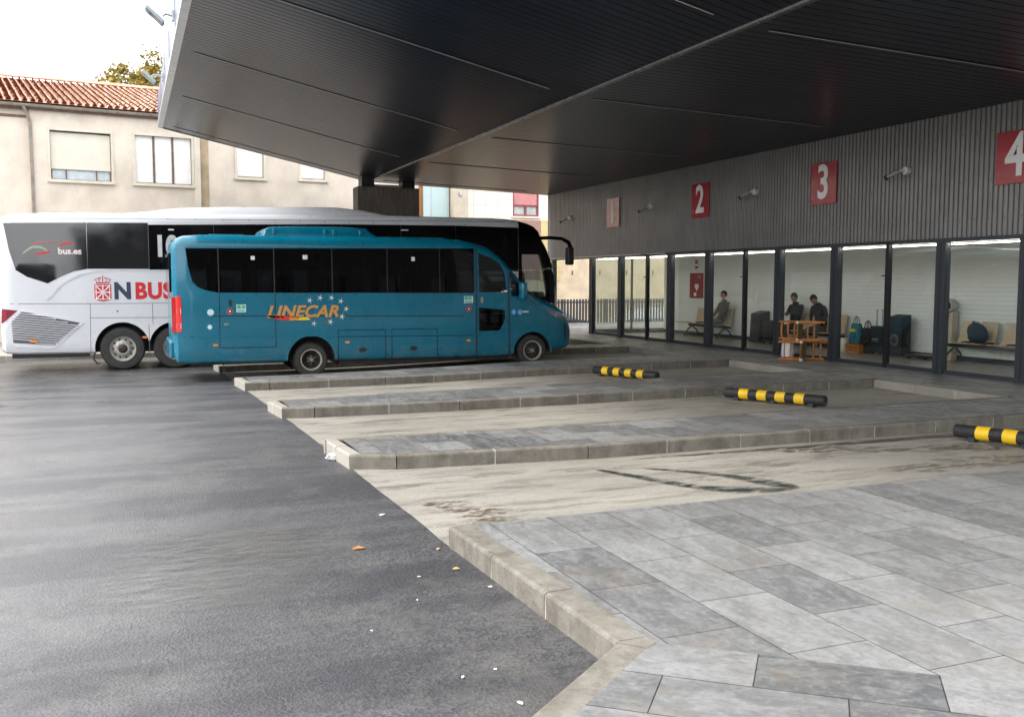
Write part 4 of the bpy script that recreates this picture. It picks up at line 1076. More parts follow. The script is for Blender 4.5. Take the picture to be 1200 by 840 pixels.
# seams, mouldings
SEAM = M('panel_gap', (.001, .012, .02), .6)
for pts in ([(1.72, 1.69), (1.71, .56)], [(2.835, 1.68), (2.835, .56)], [(1.72, .56), (2.835, .55)], [(4.14, .24), (4.14, .876), (5.18, .872), (5.18, .24)], [(5.32, .24), (5.32, .872), (6.36, .868), (6.36, .24)], [(1.0, .80), (3.0, .775)], [(4.15, .74), (7.2, .70)], [(1.55, 1.215), (7.0, 1.14)]):
    B.line(pts, 'panel_gap', SEAM, bus, .018, .001)
B.panel([(7.265, .24), (7.295, .24), (7.295, 2.66), (7.265, 2.66)], .010, 'door_frame', METD, bus); B.panel([(8.075, .25), (8.105, .25), (8.085, 2.12), (8.055, 2.12)], .010, 'door_frame', METD, bus)
B.panel([(1.0, .79), (7.2, .71), (7.2, .74), (1.0, .82)], .006, 'moulding', TEAL, bus, thick=.006)
B.panel([(1.55, 1.235), (7.0, 1.155), (7.0, 1.175), (1.55, 1.255)], .005, 'moulding', TEAL, bus, thick=.006)
for wx, rr_ in ((WRX, .50), (WFX, .48)):   # wheel arch lips
    mb = MB(); N = 26
    for k in range(N):
        q = []
        for a, r1, o in ((k, rr_, .0), (k + 1, rr_, .0), (k + 1, rr_ + .055, 0), (k, rr_ + .055, 0)):
            an = math.pi * (a / N) * 1.0; x = wx + r1 * math.cos(an); z = .27 + r1 * math.sin(an); q.append((x, z))
        pts = []
        for x, z in q: pts.append((x, B.side_y(x, z) - .012, z))
        bk_ = [(p_[0], p_[1] + .03, p_[2]) for p_ in pts]
        mb.add(pts + bk_, [(0, 1, 2, 3), (4, 5, 6, 7), (0, 1, 5, 4), (3, 2, 6, 7)])
    mb.build('wheel_arch', TEAL, bus, smooth=True)
for x, st_, dz in ((WRX, 'dual', -.105), (WFX, 'single', -.045)):
    wheel(bus, x, YB - 1.06, dz + WR, WR, .225, .22, st_); wheel(bus, x, YB + .86, dz + WR, WR, .225, .2, st_)
wheel(bus, WRX, YB - .80, -.105 + WR, WR, .225, .2, 'dual')
# underside
mb = MB().box(1.2, 3.0, YB - .9, YB + .9, .20, .30).box(4.2, 8.1, YB - .9, YB + .9, .12, .26).box(3.45, 3.7, YB - .8, YB + .8, .2, .32); mb.build('chassis', DARK, bus)
# air conditioning unit
mb = MB(); prof = [(2.66, 2.86), (2.70, 3.0), (2.80, 3.06), (3.4, 3.085), (4.4, 3.09), (4.84, 3.07), (4.92, 3.0), (5.10, 2.87)]
for (y0, y1) in ((YB - .86, YB + .86),):
    bm = bmesh.new(); rings = []
    for yy, k in ((y0, .55), (y0 + .03, .9), (y0 + .12, 1), (y1 - .12, 1), (y1 - .03, .9), (y1, .55)):
        rings.append([bm.verts.new((x, yy, 2.86 + (z - 2.86) * k)) for x, z in prof])
    for a, b in zip(rings, rings[1:]):
        for i in range(len(prof) - 1): bm.faces.new((a[i], a[i + 1], b[i + 1], b[i]))
    bm.faces.new(rings[0]); bm.faces.new(rings[-1][::-1]); bmesh.ops.recalc_face_normals(bm, faces=bm.faces)
    me = bpy.data.meshes.new('air_conditioner'); bm.to_mesh(me); bm.free()
for p in me.polygons: p.use_smooth = True
me.set_sharp_from_angle(angle=R(40)); ac = link('air_conditioner', me, TEAL, bus)
for x in (2.88, 3.95, 4.14, 4.72): MB().bbox(x - .045, x + .045, YB - .875, YB - .80, 2.90, 3.02, .02).build('clamp', TEAL, ac)
MB().bbox(1.6, 2.3, YB - .5, YB + .5, 2.87, 2.905, .015).build('roof_hatch', TEAL, bus)
# lamps, fittings
mb = MB(); poly = [(.875, 1.62), (.97, 1.62), (.985, 1.4), (.975, .90), (.85, .90), (.865, 1.3)]
rl = B.panel(poly, .010, 'tail_lamp', REDL, bus, thick=.03, step=.02)
MB().box(.795, .87, YB - 1.06, YB - .92, .90, 1.60).build('tail_lamp', REDL, bus)
for z in (1.32, 1.02): B.panel([(.885, z - .05), (.965, z - .05), (.965, z + .05), (.885, z + .05)], .011, 'reversing_lens', WHT, rl, thick=.004)
B.disc(1.62, .62, .055, 'side_marker', AMB, bus, .025); B.disc(4.34, .615, .055, 'side_marker', AMB, bus, .025); B.disc(7.09, .588, .055, 'side_marker', AMB, bus, .025)
B.disc(1.93, 1.48, .035, 'door_handle', DARK, bus, .075); B.disc(7.42, 1.50, .035, 'door_handle', CHR, bus, .075)
for x in (4.67, 5.81): o = B.disc(x, .445, .085, 'flap_handle', DARK, bus, .05)
B.disc(1.84, 1.044, .05, 'number_lamp', CHR, bus, .025)
WST = M('sticker_white', (.7, .72, .72), .4); GST = M('sticker_green', (.05, .42, .28), .4); CST = M('sticker_cyan', (.25, .62, .80), .4); RST = M('sticker_red', (.5, .06, .05), .4); BST_ = M('sticker_blue', (.08, .35, .75), .4)
for (a, b, c, d) in ((2.05, 2.24, 1.285, 1.445), (6.99, 7.2, 1.43, 1.585)):
    o = B.panel([(a, c), (b, c), (b, d), (a, d)], .004, 'sticker', WST, bus, thick=.004)
    for k in (0, 1):
        xa = a + .012 + k * .09; B.panel([(xa, c + .07), (xa + .075, c + .07), (xa + .075, d - .01), (xa, d - .01)], .0062, 'symbol', GST, o, thick=.002)
    B.panel([(a + .012, c + .015), (b - .015, c + .015), (b - .015, c + .045), (a + .012, c + .045)], .0062, 'symbol', GST, o, thick=.002)
for x, z in ((1.92, 1.305), (7.10, 1.30)):
    o = B.disc(x, z, .065, 'emblem', RST, bus); B.disc(x, z, .045, 'emblem_centre', DARK, o, off=.009); B.disc(x, z, .022, 'emblem_centre', WST, o, off=.011)
for x, z, r_ in ((1.54, 1.29, .07), (1.52, .99, .05)):
    o = B.disc(x, z, r_, 'speed_sticker', CST, bus); B.disc(x, z, r_ * .75, 'disc_centre', WST, o, off=.008)
for x, sgn in ((8.20, 'i'), (8.355, 'o')):
    o = B.disc(x, 1.212, .06, 'sticker', BST_, bus); mb = MB().box(x - .008, x + .008, B.side_y(x, 1.2) - .010, B.side_y(x, 1.2) - .006, 1.18, 1.235); mb.box(x - .008, x + .008, B.side_y(x, 1.2) - .010, B.side_y(x, 1.2) - .006, 1.242, 1.256)
    if sgn == 'o': mb.box(x - .03, x + .03, B.side_y(x, 1.2) - .010, B.side_y(x, 1.2) - .006, 1.172, 1.186)
    mb.build('symbol', WST, o)
B.panel([(8.43, 1.20), (8.58, 1.20), (8.58, 1.235), (8.43, 1.235)], .004, 'badge', WST, bus, thick=.006)
for (a, b, c, d) in ((2.36, 2.44, 2.36, 2.44), (3.42, 3.52, 2.38, 2.47), (5.78, 5.86, 2.36, 2.45)):
    o = B.panel([(a, c), (b, c), (b, d), (a, d)], .004, 'window_sticker', WST, bus, thick=.002)
# lettering on the side
LET = M('orange_lettering', (.55, .26, .06), .4, 0, .05)
ys_ = YB - 1.127
text('LINECAR', .34, LET, side_m(3.40, ys_, 1.275), bus, offset=.011, shear=.28, sx=1.07, spacing=1.03)
for k, (x, z) in enumerate([(3.55, 1.519), (3.77, 1.572), (4.01, 1.57), (4.21, 1.496), (4.32, 1.33), (4.23, 1.167), (3.98, 1.061), (3.63, 1.031)]):
    MB().prism(star(x, z, .075, 5, .22, .3), .003, lambda u, v, w_: (u, ys_ - w_ - .001, v)).build('star', WST, bus)
MB().tube([(3.82, ys_, 1.046), (3.92, ys_, 1.046)], .014).build('fuel_cap_lock', CHR, bus)
SW = [(2.66, 1.215), (3.0, 1.20), (3.30, 1.17), (3.50, 1.175), (3.54, 1.105), (3.2, 1.10), (2.95, 1.115), (2.8, 1.15)]
for name, a, b, c in (('red_stripe', 2.66, 3.14, (.62, .03, .02)), ('orange_stripe', 3.14, 3.33, (.70, .25, .03)), ('yellow_stripe', 3.33, 3.56, (.80, .62, .04))):
    up = lambda x: lerp_list([(2.66, 1.215), (3.0, 1.20), (3.30, 1.175), (3.5, 1.17), (3.56, 1.11)], x); lo_ = lambda x: lerp_list([(2.66, 1.21), (2.8, 1.16), (2.95, 1.115), (3.2, 1.10), (3.56, 1.105)], x)
    n = 6; xx = [a + (b - a) * i / n for i in range(n + 1)]
    MB().prism([(x, up(x)) for x in xx] + [(x - .03, lo_(x)) for x in xx[::-1]], .003, lambda u, v, w_: (u, ys_ - w_ - .001, v)).build(name, M(name, c, .4), bus)
# mirror, headlamp, bumper
mt = MB().tube([(8.42, YB - 1.08, 1.50), (8.44, YB - 1.2, 1.52), (8.42, YB - 1.27, 1.6)], .03); arm = mt.build('mirror_arm', TEAL, bus, smooth=True)
MB().bbox(8.29, 8.44, YB - 1.38, YB - 1.14, 1.50, 1.90, .05).build('mirror', TEAL, bus, smooth=True)
MB().tube([(8.42, YB + 1.08, 1.50), (8.42, YB + 1.27, 1.6)], .03).bbox(8.29, 8.44, YB + 1.14, YB + 1.38, 1.50, 1.90, .05).build('mirror', TEAL, bus, smooth=True)
hl = B.panel([(9.02, 1.27), (9.25, 1.23), (9.5, 1.10), (9.57, .99), (9.42, 1.03), (9.2, 1.13)], .012, 'headlamp', M('lamp_lens', (.14, .16, .17), .08, .3, .2, 14, coat=1), bus, thick=.03)
B.panel([(9.02, 1.27), (9.25, 1.23), (9.5, 1.10), (9.57, .99), (9.42, 1.03), (9.2, 1.13)], .012, 'headlamp', M('lamp_lens', (.30, .32, .33), .08, .3, .2, 14, coat=1), bus, True, thick=.03)
B.panel([(9.55, .92), (9.74, .88), (9.76, .60), (9.56, .58)], .012, 'fog_lamp_recess', DARK, bus, thick=.05)
B.line([(8.9, .98), (9.75, .92)], 'panel_gap', SEAM, bus, .012, .002)
MB().bbox(9.77, 9.86, YB - .55, YB + .55, .55, .85, .03).build('grille', DARK, bus)
MB().bbox(.77, .84, YB - .9, YB + .9, 1.7, 2.5, .03).build('rear_window', BGL, bus)
MB().bbox(.74, .84, YB - .95, YB + .95, .36, .70, .04).build('rear_bumper', TEAL, bus)
# interior
for k in range(8):
    x = 1.75 + k * .74
    for y in (YB - .60, YB + .60):
        MB().bbox(x, x + .42, y - .42, y + .42, 1.25, 1.38, .04).bbox(x - .12, x + .03, y - .40, y - .02, 1.38, 2.10, .06).bbox(x - .12, x + .03, y + .02, y + .40, 1.38, 2.10, .06).bbox(x - .12, x - .02, y - .34, y - .08, 2.06, 2.28, .045).bbox(x - .12, x - .02, y + .08, y + .34, 2.06, 2.28, .045).build('passenger_seat', SEAT, bus)
MB().bbox(7.2, 7.65, YB + .25, YB + .75, 1.2, 1.35, .04).bbox(7.14, 7.26, YB + .25, YB + .75, 1.3, 2.0, .05).build('driver_seat', SEAT, bus)
MB().bbox(8.05, 8.45, YB - .9, YB + .9, 1.2, 1.6, .06).build('dashboard', INTD, bus)
mb = MB(); c0 = Vector((7.98, YB + .5, 1.75)); rm = Matrix.Rotation(R(35), 3, 'Y')
mb.tube([c0 + rm @ Vector((0, .2 * math.cos(a), .2 * math.sin(a))) for a in [i * math.pi / 8 for i in range(17)]], .014, 8, False); mb.build('steering_wheel', DARK, bus)

# ---- white coach
YC = 25.48
coach = thing('coach', 'long white coach with black window band parked behind the minibus', 'bus', (4.2, YC, -.16))
CST_ = [(-2.70, 1.10, .55, 3.10, .2), (-2.68, 1.2, .34, 3.28, .22), (-2.60, 1.25, .28, 3.38, .22), (-2.35, 1.27, .26, 3.44, .22), (-1.5, 1.275, .25, 3.48, .22), (2, 1.275, .20, 3.54, .22), (6.5, 1.275, .17, 3.61, .22), (9.2, 1.275, .17, 3.61, .22), (9.6, 1.275, .17, 3.60, .22), (9.9, 1.27, .17, 3.565, .22), (10.2, 1.265, .17, 3.50, .22), (10.4, 1.26, .18, 3.42, .22), (10.52, 1.25, .18, 3.32, .22), (10.60, 1.245, .19, 3.12, .22), (10.72, 1.24, .2, 2.92, .2), (10.87, 1.22, .22, 2.58, .18), (10.98, 1.19, .25, 2.2, .16), (11.06, 1.14, .28, 1.8, .15), (11.10, 1.08, .32, 1.40, .14), (11.14, .98, .36, 1.1, .12)]
K = Body(YC, CST_, .03, 2.2)
def cmat(c):
    if c.x > 9.86 and c.z > 1.45 and c.z < lerp_list([(9.9, 3.47), (10.35, 3.33), (10.6, 3.0), (11.2, 1.3)], c.x) + .3 and abs(c.y - YC) > .8: return 1
    if c.x > 10.45 and c.z > 1.45: return 1
    return 0
xsc = sorted(set([a[0] for a in CST_] + fr(-1.5, 9.2, 14) + [9.75, 10.05, 10.3, 10.66, 10.8, 10.92, 11.02]))
mesh = K.mesh(xsc, cmat, [WHITEP, BGL, INTD])
drvw = [(9.99, 2.645), (10.53, 2.645), (10.62, 2.40), (10.76, 1.60), (10.74, 1.47), (9.99, 1.47)]
Y0_, Y1_ = YC - 1.4, YC + 1.4
cuts = [box_mesh((8.9, 10.45, YC - 1.16, YC + 1.16, 1.2, 2.9), INTD), prism_mesh([(10.4, 2.75), (10.56, 2.72), (10.85, 1.75), (10.9, 1.3), (10.4, 1.3)], YC - 1.1, YC + 1.1, INTD), prism_mesh(drvw, Y0_, Y1_, INTD), prism_mesh([(10.3, 1.5), (10.3, 2.98), (11.5, 2.98), (11.5, 1.5)], YC - 1.02, YC + 1.02, INTD)]
CW = [(-.16, .34), (1.02, .34), (7.9, .40)]
for wx, wz in CW:
    cuts.append(cyl_mesh(wx, wz + .02, .60, Y0_, YC - .75, INTD, 48)); cuts.append(cyl_mesh(wx, wz + .02, .60, YC + .75, Y1_, INTD, 48))
mesh = boolean(mesh, cuts)
for p in mesh.polygons: p.use_smooth = True
mesh.set_sharp_from_angle(angle=R(28)); link('body', mesh, [WHITEP, BGL, INTD], coach)
for far in (False, True): K.panel(drvw, .002, 'driver_window', TINTL, coach, far)
top_patch(K, 10.56, 11.10, 10, .006, 'windscreen', TINTL, coach, 12)
# passenger glazing
rearw = [(-2.56, 3.22), (-.86, 3.26), (-.86, 2.205), (-1.15, 2.145), (-1.41, 2.03), (-1.70, 1.87), (-2.12, 2.02), (-2.34, 2.17), (-2.46, 2.60)]
rw2 = [(-.849, 3.26), (.472, 3.285), (.472, 2.205), (-.857, 2.205)]
K.panel(rearw, .004, 'window', BGLR, coach, step=.07); K.panel(rw2, .004, 'window', BGLR, coach)
seams = [.475, 1.95, 3.5, 5.05, 6.6, 8.1, 9.88]
for a, b in zip(seams, seams[1:]):
    zt1 = lerp_list([(0, 3.29), (5, 3.41), (9, 3.45), (10, 3.42)], a); zt2 = lerp_list([(0, 3.29), (5, 3.41), (9, 3.45), (10, 3.42)], b)
    for far in (False, True): K.panel([(a + .0015, 2.18), (b - .0015, 2.18), (b - .0015, zt2 - .06), (a + .0015, zt1 - .06)], .004, 'window', BGL, coach, far)
K.panel([(9.885, 1.46), (9.985, 1.46), (9.985, 3.35), (9.885, 3.36)], .004, 'pillar', BGL, coach)
# seams and mouldings
CG = M('coach_gap', (.10, .10, .11), .6)
for pts in ([(-2.62, 1.415), (-.84, 1.40), (8, 1.40)], [(-.83, 1.40), (-.85, .27)], [(-.83, 1.075), (.94, 1.057), (3, 1.05)], [(.52, 1.40), (.52, .9)], [(.43, .9), (.43, .27)]): K.line(pts, 'panel_gap', CG, coach, .013, .0012)
K.panel([(-1.75, 1.5), (-1.68, 1.5), (-1.35, 1.86), (-1.0, 2.05), (-.7, 2.13), (-.2, 2.16), (4, 2.16), (4, 2.19), (-.2, 2.19), (-.7, 2.165), (-1.04, 2.085), (-1.4, 1.89)], .008, 'moulding', M('silver_moulding', (.52, .54, .58), .35, .3), coach, thick=.009)
ap = [(-2.62, .80), (-2.52, .98), (-2.25, 1.285), (-1.0, 1.0), (-.97, .96), (-1.58, .40), (-1.70, .38), (-2.40, .43), (-2.52, .50), (-2.62, .70)]
vt = K.panel(ap, .012, 'engine_vent', WHITEP, coach, thick=.02, step=.06)
ip = [(-2.47, 1.0), (-2.25, 1.225), (-1.06, .965), (-1.62, .455), (-2.45, .53)]
K.panel(ip, .014, 'vent_recess', M('vent_dark', (.09, .09, .10), .7), vt, thick=.004, step=.06)
def xspan(z, poly):
    xi = []
    for (x0, z0), (x1, z1) in zip(poly, poly[1:] + poly[:1]):
        if (z0 - z) * (z1 - z) < 0: xi.append(x0 + (x1 - x0) * (z - z0) / (z1 - z0))
    return (min(xi), max(xi)) if len(xi) >= 2 else None
mb = MB()
for k in range(14):
    z = .49 + k * .053; sp = xspan(z, ip)
    if sp and sp[1] - sp[0] > .1:
        n_ = 8; xx = [sp[0] + (sp[1] - sp[0]) * q / n_ for q in range(n_ + 1)]
        for xa, xb in zip(xx, xx[1:]):
            ya, yb = K.side_y(xa, z) - .016, K.side_y(xb, z) - .016; za, zb2 = z - (xa + 1.8) * .11, z - (xb + 1.8) * .11
            mb.add([(xa, ya, za - .011), (xb, yb, zb2 - .011), (xb, yb - .02, zb2 + .011), (xa, ya - .02, za + .011), (xa, ya, za - .004), (xb, yb, zb2 - .004), (xb, yb - .014, zb2 + .017), (xa, ya - .014, za + .017)], [(0, 1, 2, 3), (4, 5, 6, 7), (3, 2, 6, 7), (0, 1, 5, 4)])
mb.build('louvres', WHITEP, vt)
K.panel([(-2.66, 1.30), (-2.34, 1.26), (-2.60, 1.02), (-2.68, .97)], .010, 'tail_lamp', M('dark_red_lens', (.22, .008, .025), .15, coat=1), coach, thick=.02, step=.03)
for pts in ([(2.5, 1.40), (2.5, .25)], [(4.3, 1.40), (4.3, .25)], [(-2.5, 3.33), (9.8, 3.52)]): K.line(pts, 'panel_gap', CG, coach, .012, .0012)
K.disc(-.25, 1.22, .022, 'flap_lock', DARK, coach, .016)
K.disc(-2.03, .56, .09, 'side_marker', AMB, coach, .03, off=.04); K.disc(.33, .60, .065, 'side_marker', AMB, coach, .025); K.disc(2.4, .60, .065, 'side_marker', AMB, coach, .025)
for wx, wz in CW:
    wheel(coach, wx, YC - 1.235, -.16 + .50, .50, .29, .28, 'coach'); wheel(coach, wx, YC + .98, -.16 + .50, .50, .29, .26, 'coach')
mb = MB().box(-2.5, -.9, YC - 1.1, YC + 1.1, .16, .28).box(1.7, 7.1, YC - 1.1, YC + 1.1, .1, .24).box(8.6, 10.8, YC - 1.1, YC + 1.1, .12, .25)
mb.build('chassis', DARK, coach)
MB().tube([(-.77, YC - 1.2, .25), (-.8, YC - 1.2, .1), (-.72, YC - 1.2, .0), (-.66, YC - 1.2, .02)], .018).build('tow_hook', DARK, coach)
# roof unit
mb = MB(); prof = [(-.15, 3.5), (.5, 3.58), (1.2, 3.68), (2.2, 3.74), (4.5, 3.79), (5.0, 3.80), (5.7, 3.74), (6.5, 3.6)]
bm = bmesh.new(); rings = []
for yy, k in ((YC - 1.02, .1), (YC - .95, .8), (YC - .8, 1), (YC + .8, 1), (YC + .95, .8), (YC + 1.02, .1)):
    rings.append([bm.verts.new((x, yy, 3.48 + (z - 3.48) * k)) for x, z in prof])
for a, b in zip(rings, rings[1:]):
    for i in range(len(prof) - 1): bm.faces.new((a[i], a[i + 1], b[i + 1], b[i]))
bmesh.ops.recalc_face_normals(bm, faces=bm.faces); me = bpy.data.meshes.new('roof_unit'); bm.to_mesh(me); bm.free()
for p in me.polygons: p.use_smooth = True
link('roof_unit', me, WHITEP, coach)
mb = MB()
for k in range(14): mb.cbox((.3 + k * .62, K.side_y(.3 + k * .62, 3.40) - .004, 3.40), (.02, .012, .02))
mb.build('roof_bolts', CG, coach)
# mirrors
mb = MB().tube([(10.48, YC - 1.15, 3.09), (10.8, YC - 1.32, 3.10), (11.12, YC - 1.38, 3.08), (11.32, YC - 1.40, 2.98), (11.42, YC - 1.40, 2.78), (11.45, YC - 1.4, 2.5)], [.05, .05, .05, .06, .06, .045], 10); mb.build('mirror_arm', BGL, coach, smooth=True)
MB().bbox(11.26, 11.46, YC - 1.5, YC - 1.28, 2.36, 2.85, .05).build('mirror', DARK, coach, smooth=True)
MB().tube([(10.48, YC + 1.15, 3.09), (10.9, YC + 1.38, 3.0), (10.95, YC + 1.40, 2.7)], .06, 10).build('mirror_arm', BGL, coach, smooth=True)
MB().bbox(10.62, 10.84, YC + 1.3, YC + 1.5, 2.2, 2.75, .06).build('mirror', DARK, coach, smooth=True)
MB().bbox(10.0, 10.75, YC - 1.1, YC + 1.1, 1.3, 1.62, .06).bbox(10.15, 10.55, YC + .2, YC + .9, 1.6, 1.78, .05).build('dashboard', INTD, coach)
mb = MB(); c0 = Vector((10.1, YC + .5, 1.85)); rm = Matrix.Rotation(R(55), 3, 'Y')
mb.tube([c0 + rm @ Vector((0, .24 * math.cos(a), .24 * math.sin(a))) for a in [i * math.pi / 8 for i in range(17)]], .018, 8, False); mb.build('steering_wheel', DARK, coach)
MB().bbox(9.2, 9.7, YC + .25, YC + .8, 1.3, 1.5, .05).bbox(9.12, 9.26, YC + .25, YC + .8, 1.45, 2.3, .06).build('driver_seat', SEAT, coach)
# coach lettering and crest
yk = YC - 1.275 - .001
NAVY = M('navy_lettering', (.02, .035, .07), .4); REDT = M('red_lettering', (.55, .012, .02), .4)
text('N', .52, NAVY, side_m(-.125, yk, 1.675), coach, offset=.024, sx=.95)
text('BUS', .52, REDT, side_m(.56, yk, 1.675), coach, offset=.022, sx=.90, spacing=1.07)
text('10', .68, M('silver_lettering', (.5, .52, .53), .5), side_m(.86, K.side_y(.8, 2.95) - .026, 2.72), coach, offset=.028, sx=.8, ext=.004)
text('bus.es', .20, M('white_red_lettering', (.72, .60, .60), .5), side_m(-1.22, K.side_y(-1.2, 2.72) - .026, 2.60), coach, offset=.006, ext=.004)
def ribbon(Bd, pts, wd, name, m, parent, off=.012):
    mb = MB(); pts = curve_pts(pts, 6); n = len(pts)
    for i in range(n - 1):
        q = []
        for j, sg in ((i, 1), (i + 1, 1), (i + 1, -1), (i, -1)):
            a = pts[max(0, j - 1)]; b = pts[min(n - 1, j + 1)]; L = math.dist(a, b) or 1; k = wd * (1 - abs(2 * j / (n - 1) - 1) ** 2) * sg / 2 + .003 * sg
            x = pts[j][0] - (b[1] - a[1]) / L * k; z = pts[j][1] + (b[0] - a[0]) / L * k; q.append((x, Bd.side_y(x, z) - off, z))
        mb.quad(*q)
    return mb.build(name, m, parent)
ribbon(K, [(-2.05, 2.72), (-1.9, 2.80), (-1.65, 2.81), (-1.4, 2.84)], .03, 'red_stripe', M('faded_red', (.35, .12, .12), .5), coach); ribbon(K, [(-2.2, 2.53), (-2.0, 2.68), (-1.8, 2.68), (-1.65, 2.58)], .05, 'green_stripe', M('lime_stripe', (.30, .33, .25), .5), coach)
ribbon(K, [(-1.95, 2.52), (-1.75, 2.56), (-1.6, 2.60)], .04, 'red_stripe', REDT, coach); ribbon(K, [(-1.45, 2.72), (-1.3, 2.78), (-1.1, 2.78)], .04, 'red_stripe', REDT, coach)
cx0, cx1, cz0, cz1 = -.73, -.37, 1.47, 1.85
F = lambda u, v, w_: (u, yk - .002 - w_, v)
sh = MB().prism([(cx0, cz1), (cx1, cz1), (cx1, cz0 + .04), (cx1 - .04, cz0 + .01), ((cx0 + cx1) / 2, cz0 - .02), (cx0 + .04, cz0 + .01), (cx0, cz0 + .04)], .003, F).build('crest', REDT, coach)
mb = MB(); xm, zm = (cx0 + cx1) / 2, (cz0 + cz1) / 2; a, b = .145, .155
nodes = [(xm + a * i, zm + b * j) for i in (-1, 0, 1) for j in (-1, 0, 1)]
def bar(p, q, w_=.012):
    L = math.dist(p, q); nx, nz_ = -(q[1] - p[1]) / L * w_, (q[0] - p[0]) / L * w_
    mb.prism([(p[0] + nx, p[1] + nz_), (q[0] + nx, q[1] + nz_), (q[0] - nx, q[1] - nz_), (p[0] - nx, p[1] - nz_)], .003, lambda u, v, w2: (u, yk - .006 - w2, v))
for p in nodes:
    if p != (xm, zm): bar((xm, zm), p)
for p, q in (((-1, -1), (1, -1)), ((1, -1), (1, 1)), ((1, 1), (-1, 1)), ((-1, 1), (-1, -1))): bar((xm + a * p[0], zm + b * p[1]), (xm + a * q[0], zm + b * q[1]), .008)
for p in nodes: mb.lathe([(0, -.012), (.020, -.011), (.020, -.004)], (p[0], yk, p[1]), 'y', 12)
mb.build('crest_chains', WST, sh)
mb = MB()
for k in range(-2, 3):
    x = xm + k * .055
    mb.tube([(xm + k * .06, yk - .004, 1.89), (xm + k * .085, yk - .004, 1.96), (xm + k * .03, yk - .004, 2.01)], .008, 6)
mb.tube([(cx0 + .04, yk - .004, 1.885), (cx1 - .04, yk - .004, 1.885)], .014, 6); mb.tube([(xm, yk - .004, 2.0), (xm, yk - .004, 2.06)], .008, 6)
mb.build('crest_crown', REDT, sh)
mb = MB()
K.panel([(.92, 3.12), (1.05, 3.12), (1.05, 3.15), (.92, 3.15)], .012, 'window_sticker', WST, coach, thick=.003); K.panel([(6.6, 3.22), (6.8, 3.22), (6.8, 3.25), (6.6, 3.25)], .012, 'window_sticker', WST, coach, thick=.003)

# ------------------------------------------------------------------ wheel stops
YELB = M('yellow_band', (.78, .50, .01), .45, 0, .08, 5, dirt=.25)
def wheel_stop(a, b, label):
    a = Vector((a[0], a[1], 0)); b = Vector((b[0], b[1], 0)); c = (a + b) / 2; c.z = g(c.x, c.y)
    t = thing('wheel_stop', label, 'wheel stop', c, 'yellow and black wheel stops in the bays')
    L = (b - a).length; d = (b - a) / L; z = c.z + .118; r = .082
    P_ = lambda s: Vector((c.x, c.y, z)) + d * (s - L / 2)
    mb = MB().tube([P_(0), P_(.012), P_(L - .012), P_(L)], [r * .9, r, r, r * .9], 24); mb.build('tube', BLACKM, t, smooth=True)
    for k in range(4):
        s0 = .27 + k * (L - .44) / 4
        MB().tube([P_(s0), P_(s0 + .16)], r + .003, 24, cap=True).build('band', YELB, t, smooth=True)
    for s0 in (.22, L / 2, L - .22):
        T = Matrix.Translation(P_(s0)) @ Matrix.Rotation(math.atan2(d.y, d.x), 4, 'Z')
        MB().box(-.04, .04, -.06, .06, -.113, -.05, T).build('bracket', METD, t)
wheel_stop((8.88, 17.6), (9.43, 16.0), 'black and yellow wheel stop in the bay nearest the blue minibus')
wheel_stop((9.04, 13.15), (9.79, 11.62), 'black and yellow wheel stop in the middle bay')
wheel_stop((9.35, 8.74), (9.85, 7.12), 'black and yellow wheel stop in the nearest bay, cut by the photo edge')

# ------------------------------------------------------------------ waiting room
ZF = P + .003
BEIGE = M('beige_seat', (.50, .40, .28), .45, 0, .06, 4); FRM = M('bench_steel', (.03, .045, .06), .35, .5, .1)
def bench(y0, seats, label, x=16.85):
    """seats face -X; seats listed by their y, beam from the first to the last"""
    ya, yb = min(seats) - .35, max(seats) + .35
    t = thing('beam_bench', label, 'bench', (x, y0, ZF), 'beige beam benches in the waiting room')
    MB().box(x - .05, x + .05, ya, yb, ZF + .32, ZF + .39).build('beam', FRM, t)
    for y in seats:
        mb = MB(); prof = [(-.34, .44), (-.28, .455), (-.05, .42), (.08, .43), (.13, .50), (.17, .66), (.215, .90)]
        q = []
        for u, v in prof: q.append((x + u + .02, v + ZF))
        bk_ = [(u + .022, v - .012) for u, v in q[::-1]]
        for i in range(len(prof) - 1):
            wv = .235 if i < 4 else .215
            mb.add([(q[i][0], y - wv, q[i][1]), (q[i + 1][0], y - wv, q[i + 1][1]), (q[i + 1][0], y + wv, q[i + 1][1]), (q[i][0], y + wv, q[i][1]),
                    (q[i][0] + .015, y - wv, q[i][1] - .015), (q[i + 1][0] + .02, y - wv, q[i + 1][1] - .01), (q[i + 1][0] + .02, y + wv, q[i + 1][1] - .01), (q[i][0] + .015, y + wv, q[i][1] - .015)],
                   [(0, 1, 2, 3), (7, 6, 5, 4), (0, 4, 5, 1), (3, 2, 6, 7)] + ([(0, 3, 7, 4)] if i == 0 else []) + ([(1, 5, 6, 2)] if i == len(prof) - 2 else []))
        mb.build('seat', BEIGE, t, smooth=True, ang=50)
    for y in (ya + .18, yb - .18):
        MB().tube([(x - .32, y, ZF + .01), (x - .2, y, ZF + .2), (x - .02, y, ZF + .33), (x + .14, y, ZF + .2), (x + .24, y, ZF + .01)], .022, 8).build('leg', FRM, t, smooth=True)
    for y in ((a + b) / 2 for a, b in zip(sorted(seats), sorted(seats)[1:])):
        MB().bbox(x - .24, x - .02, y - .05, y + .05, ZF + .44, ZF + .48, .015).build('armrest', DARK, t)
    return t
bench(14.5, [15.68, 15.15, 14.55, 14.0, 13.4], 'beige beam bench nearest the camera, with a dark backpack on it')
bench(20.6, [19.75, 20.35, 21.0, 21.6], 'beige beam bench under the two seated travellers')
b3 = bench(25.6, [24.75, 25.35, 26.25], 'beige beam bench with side shelf under the lone capped traveller')
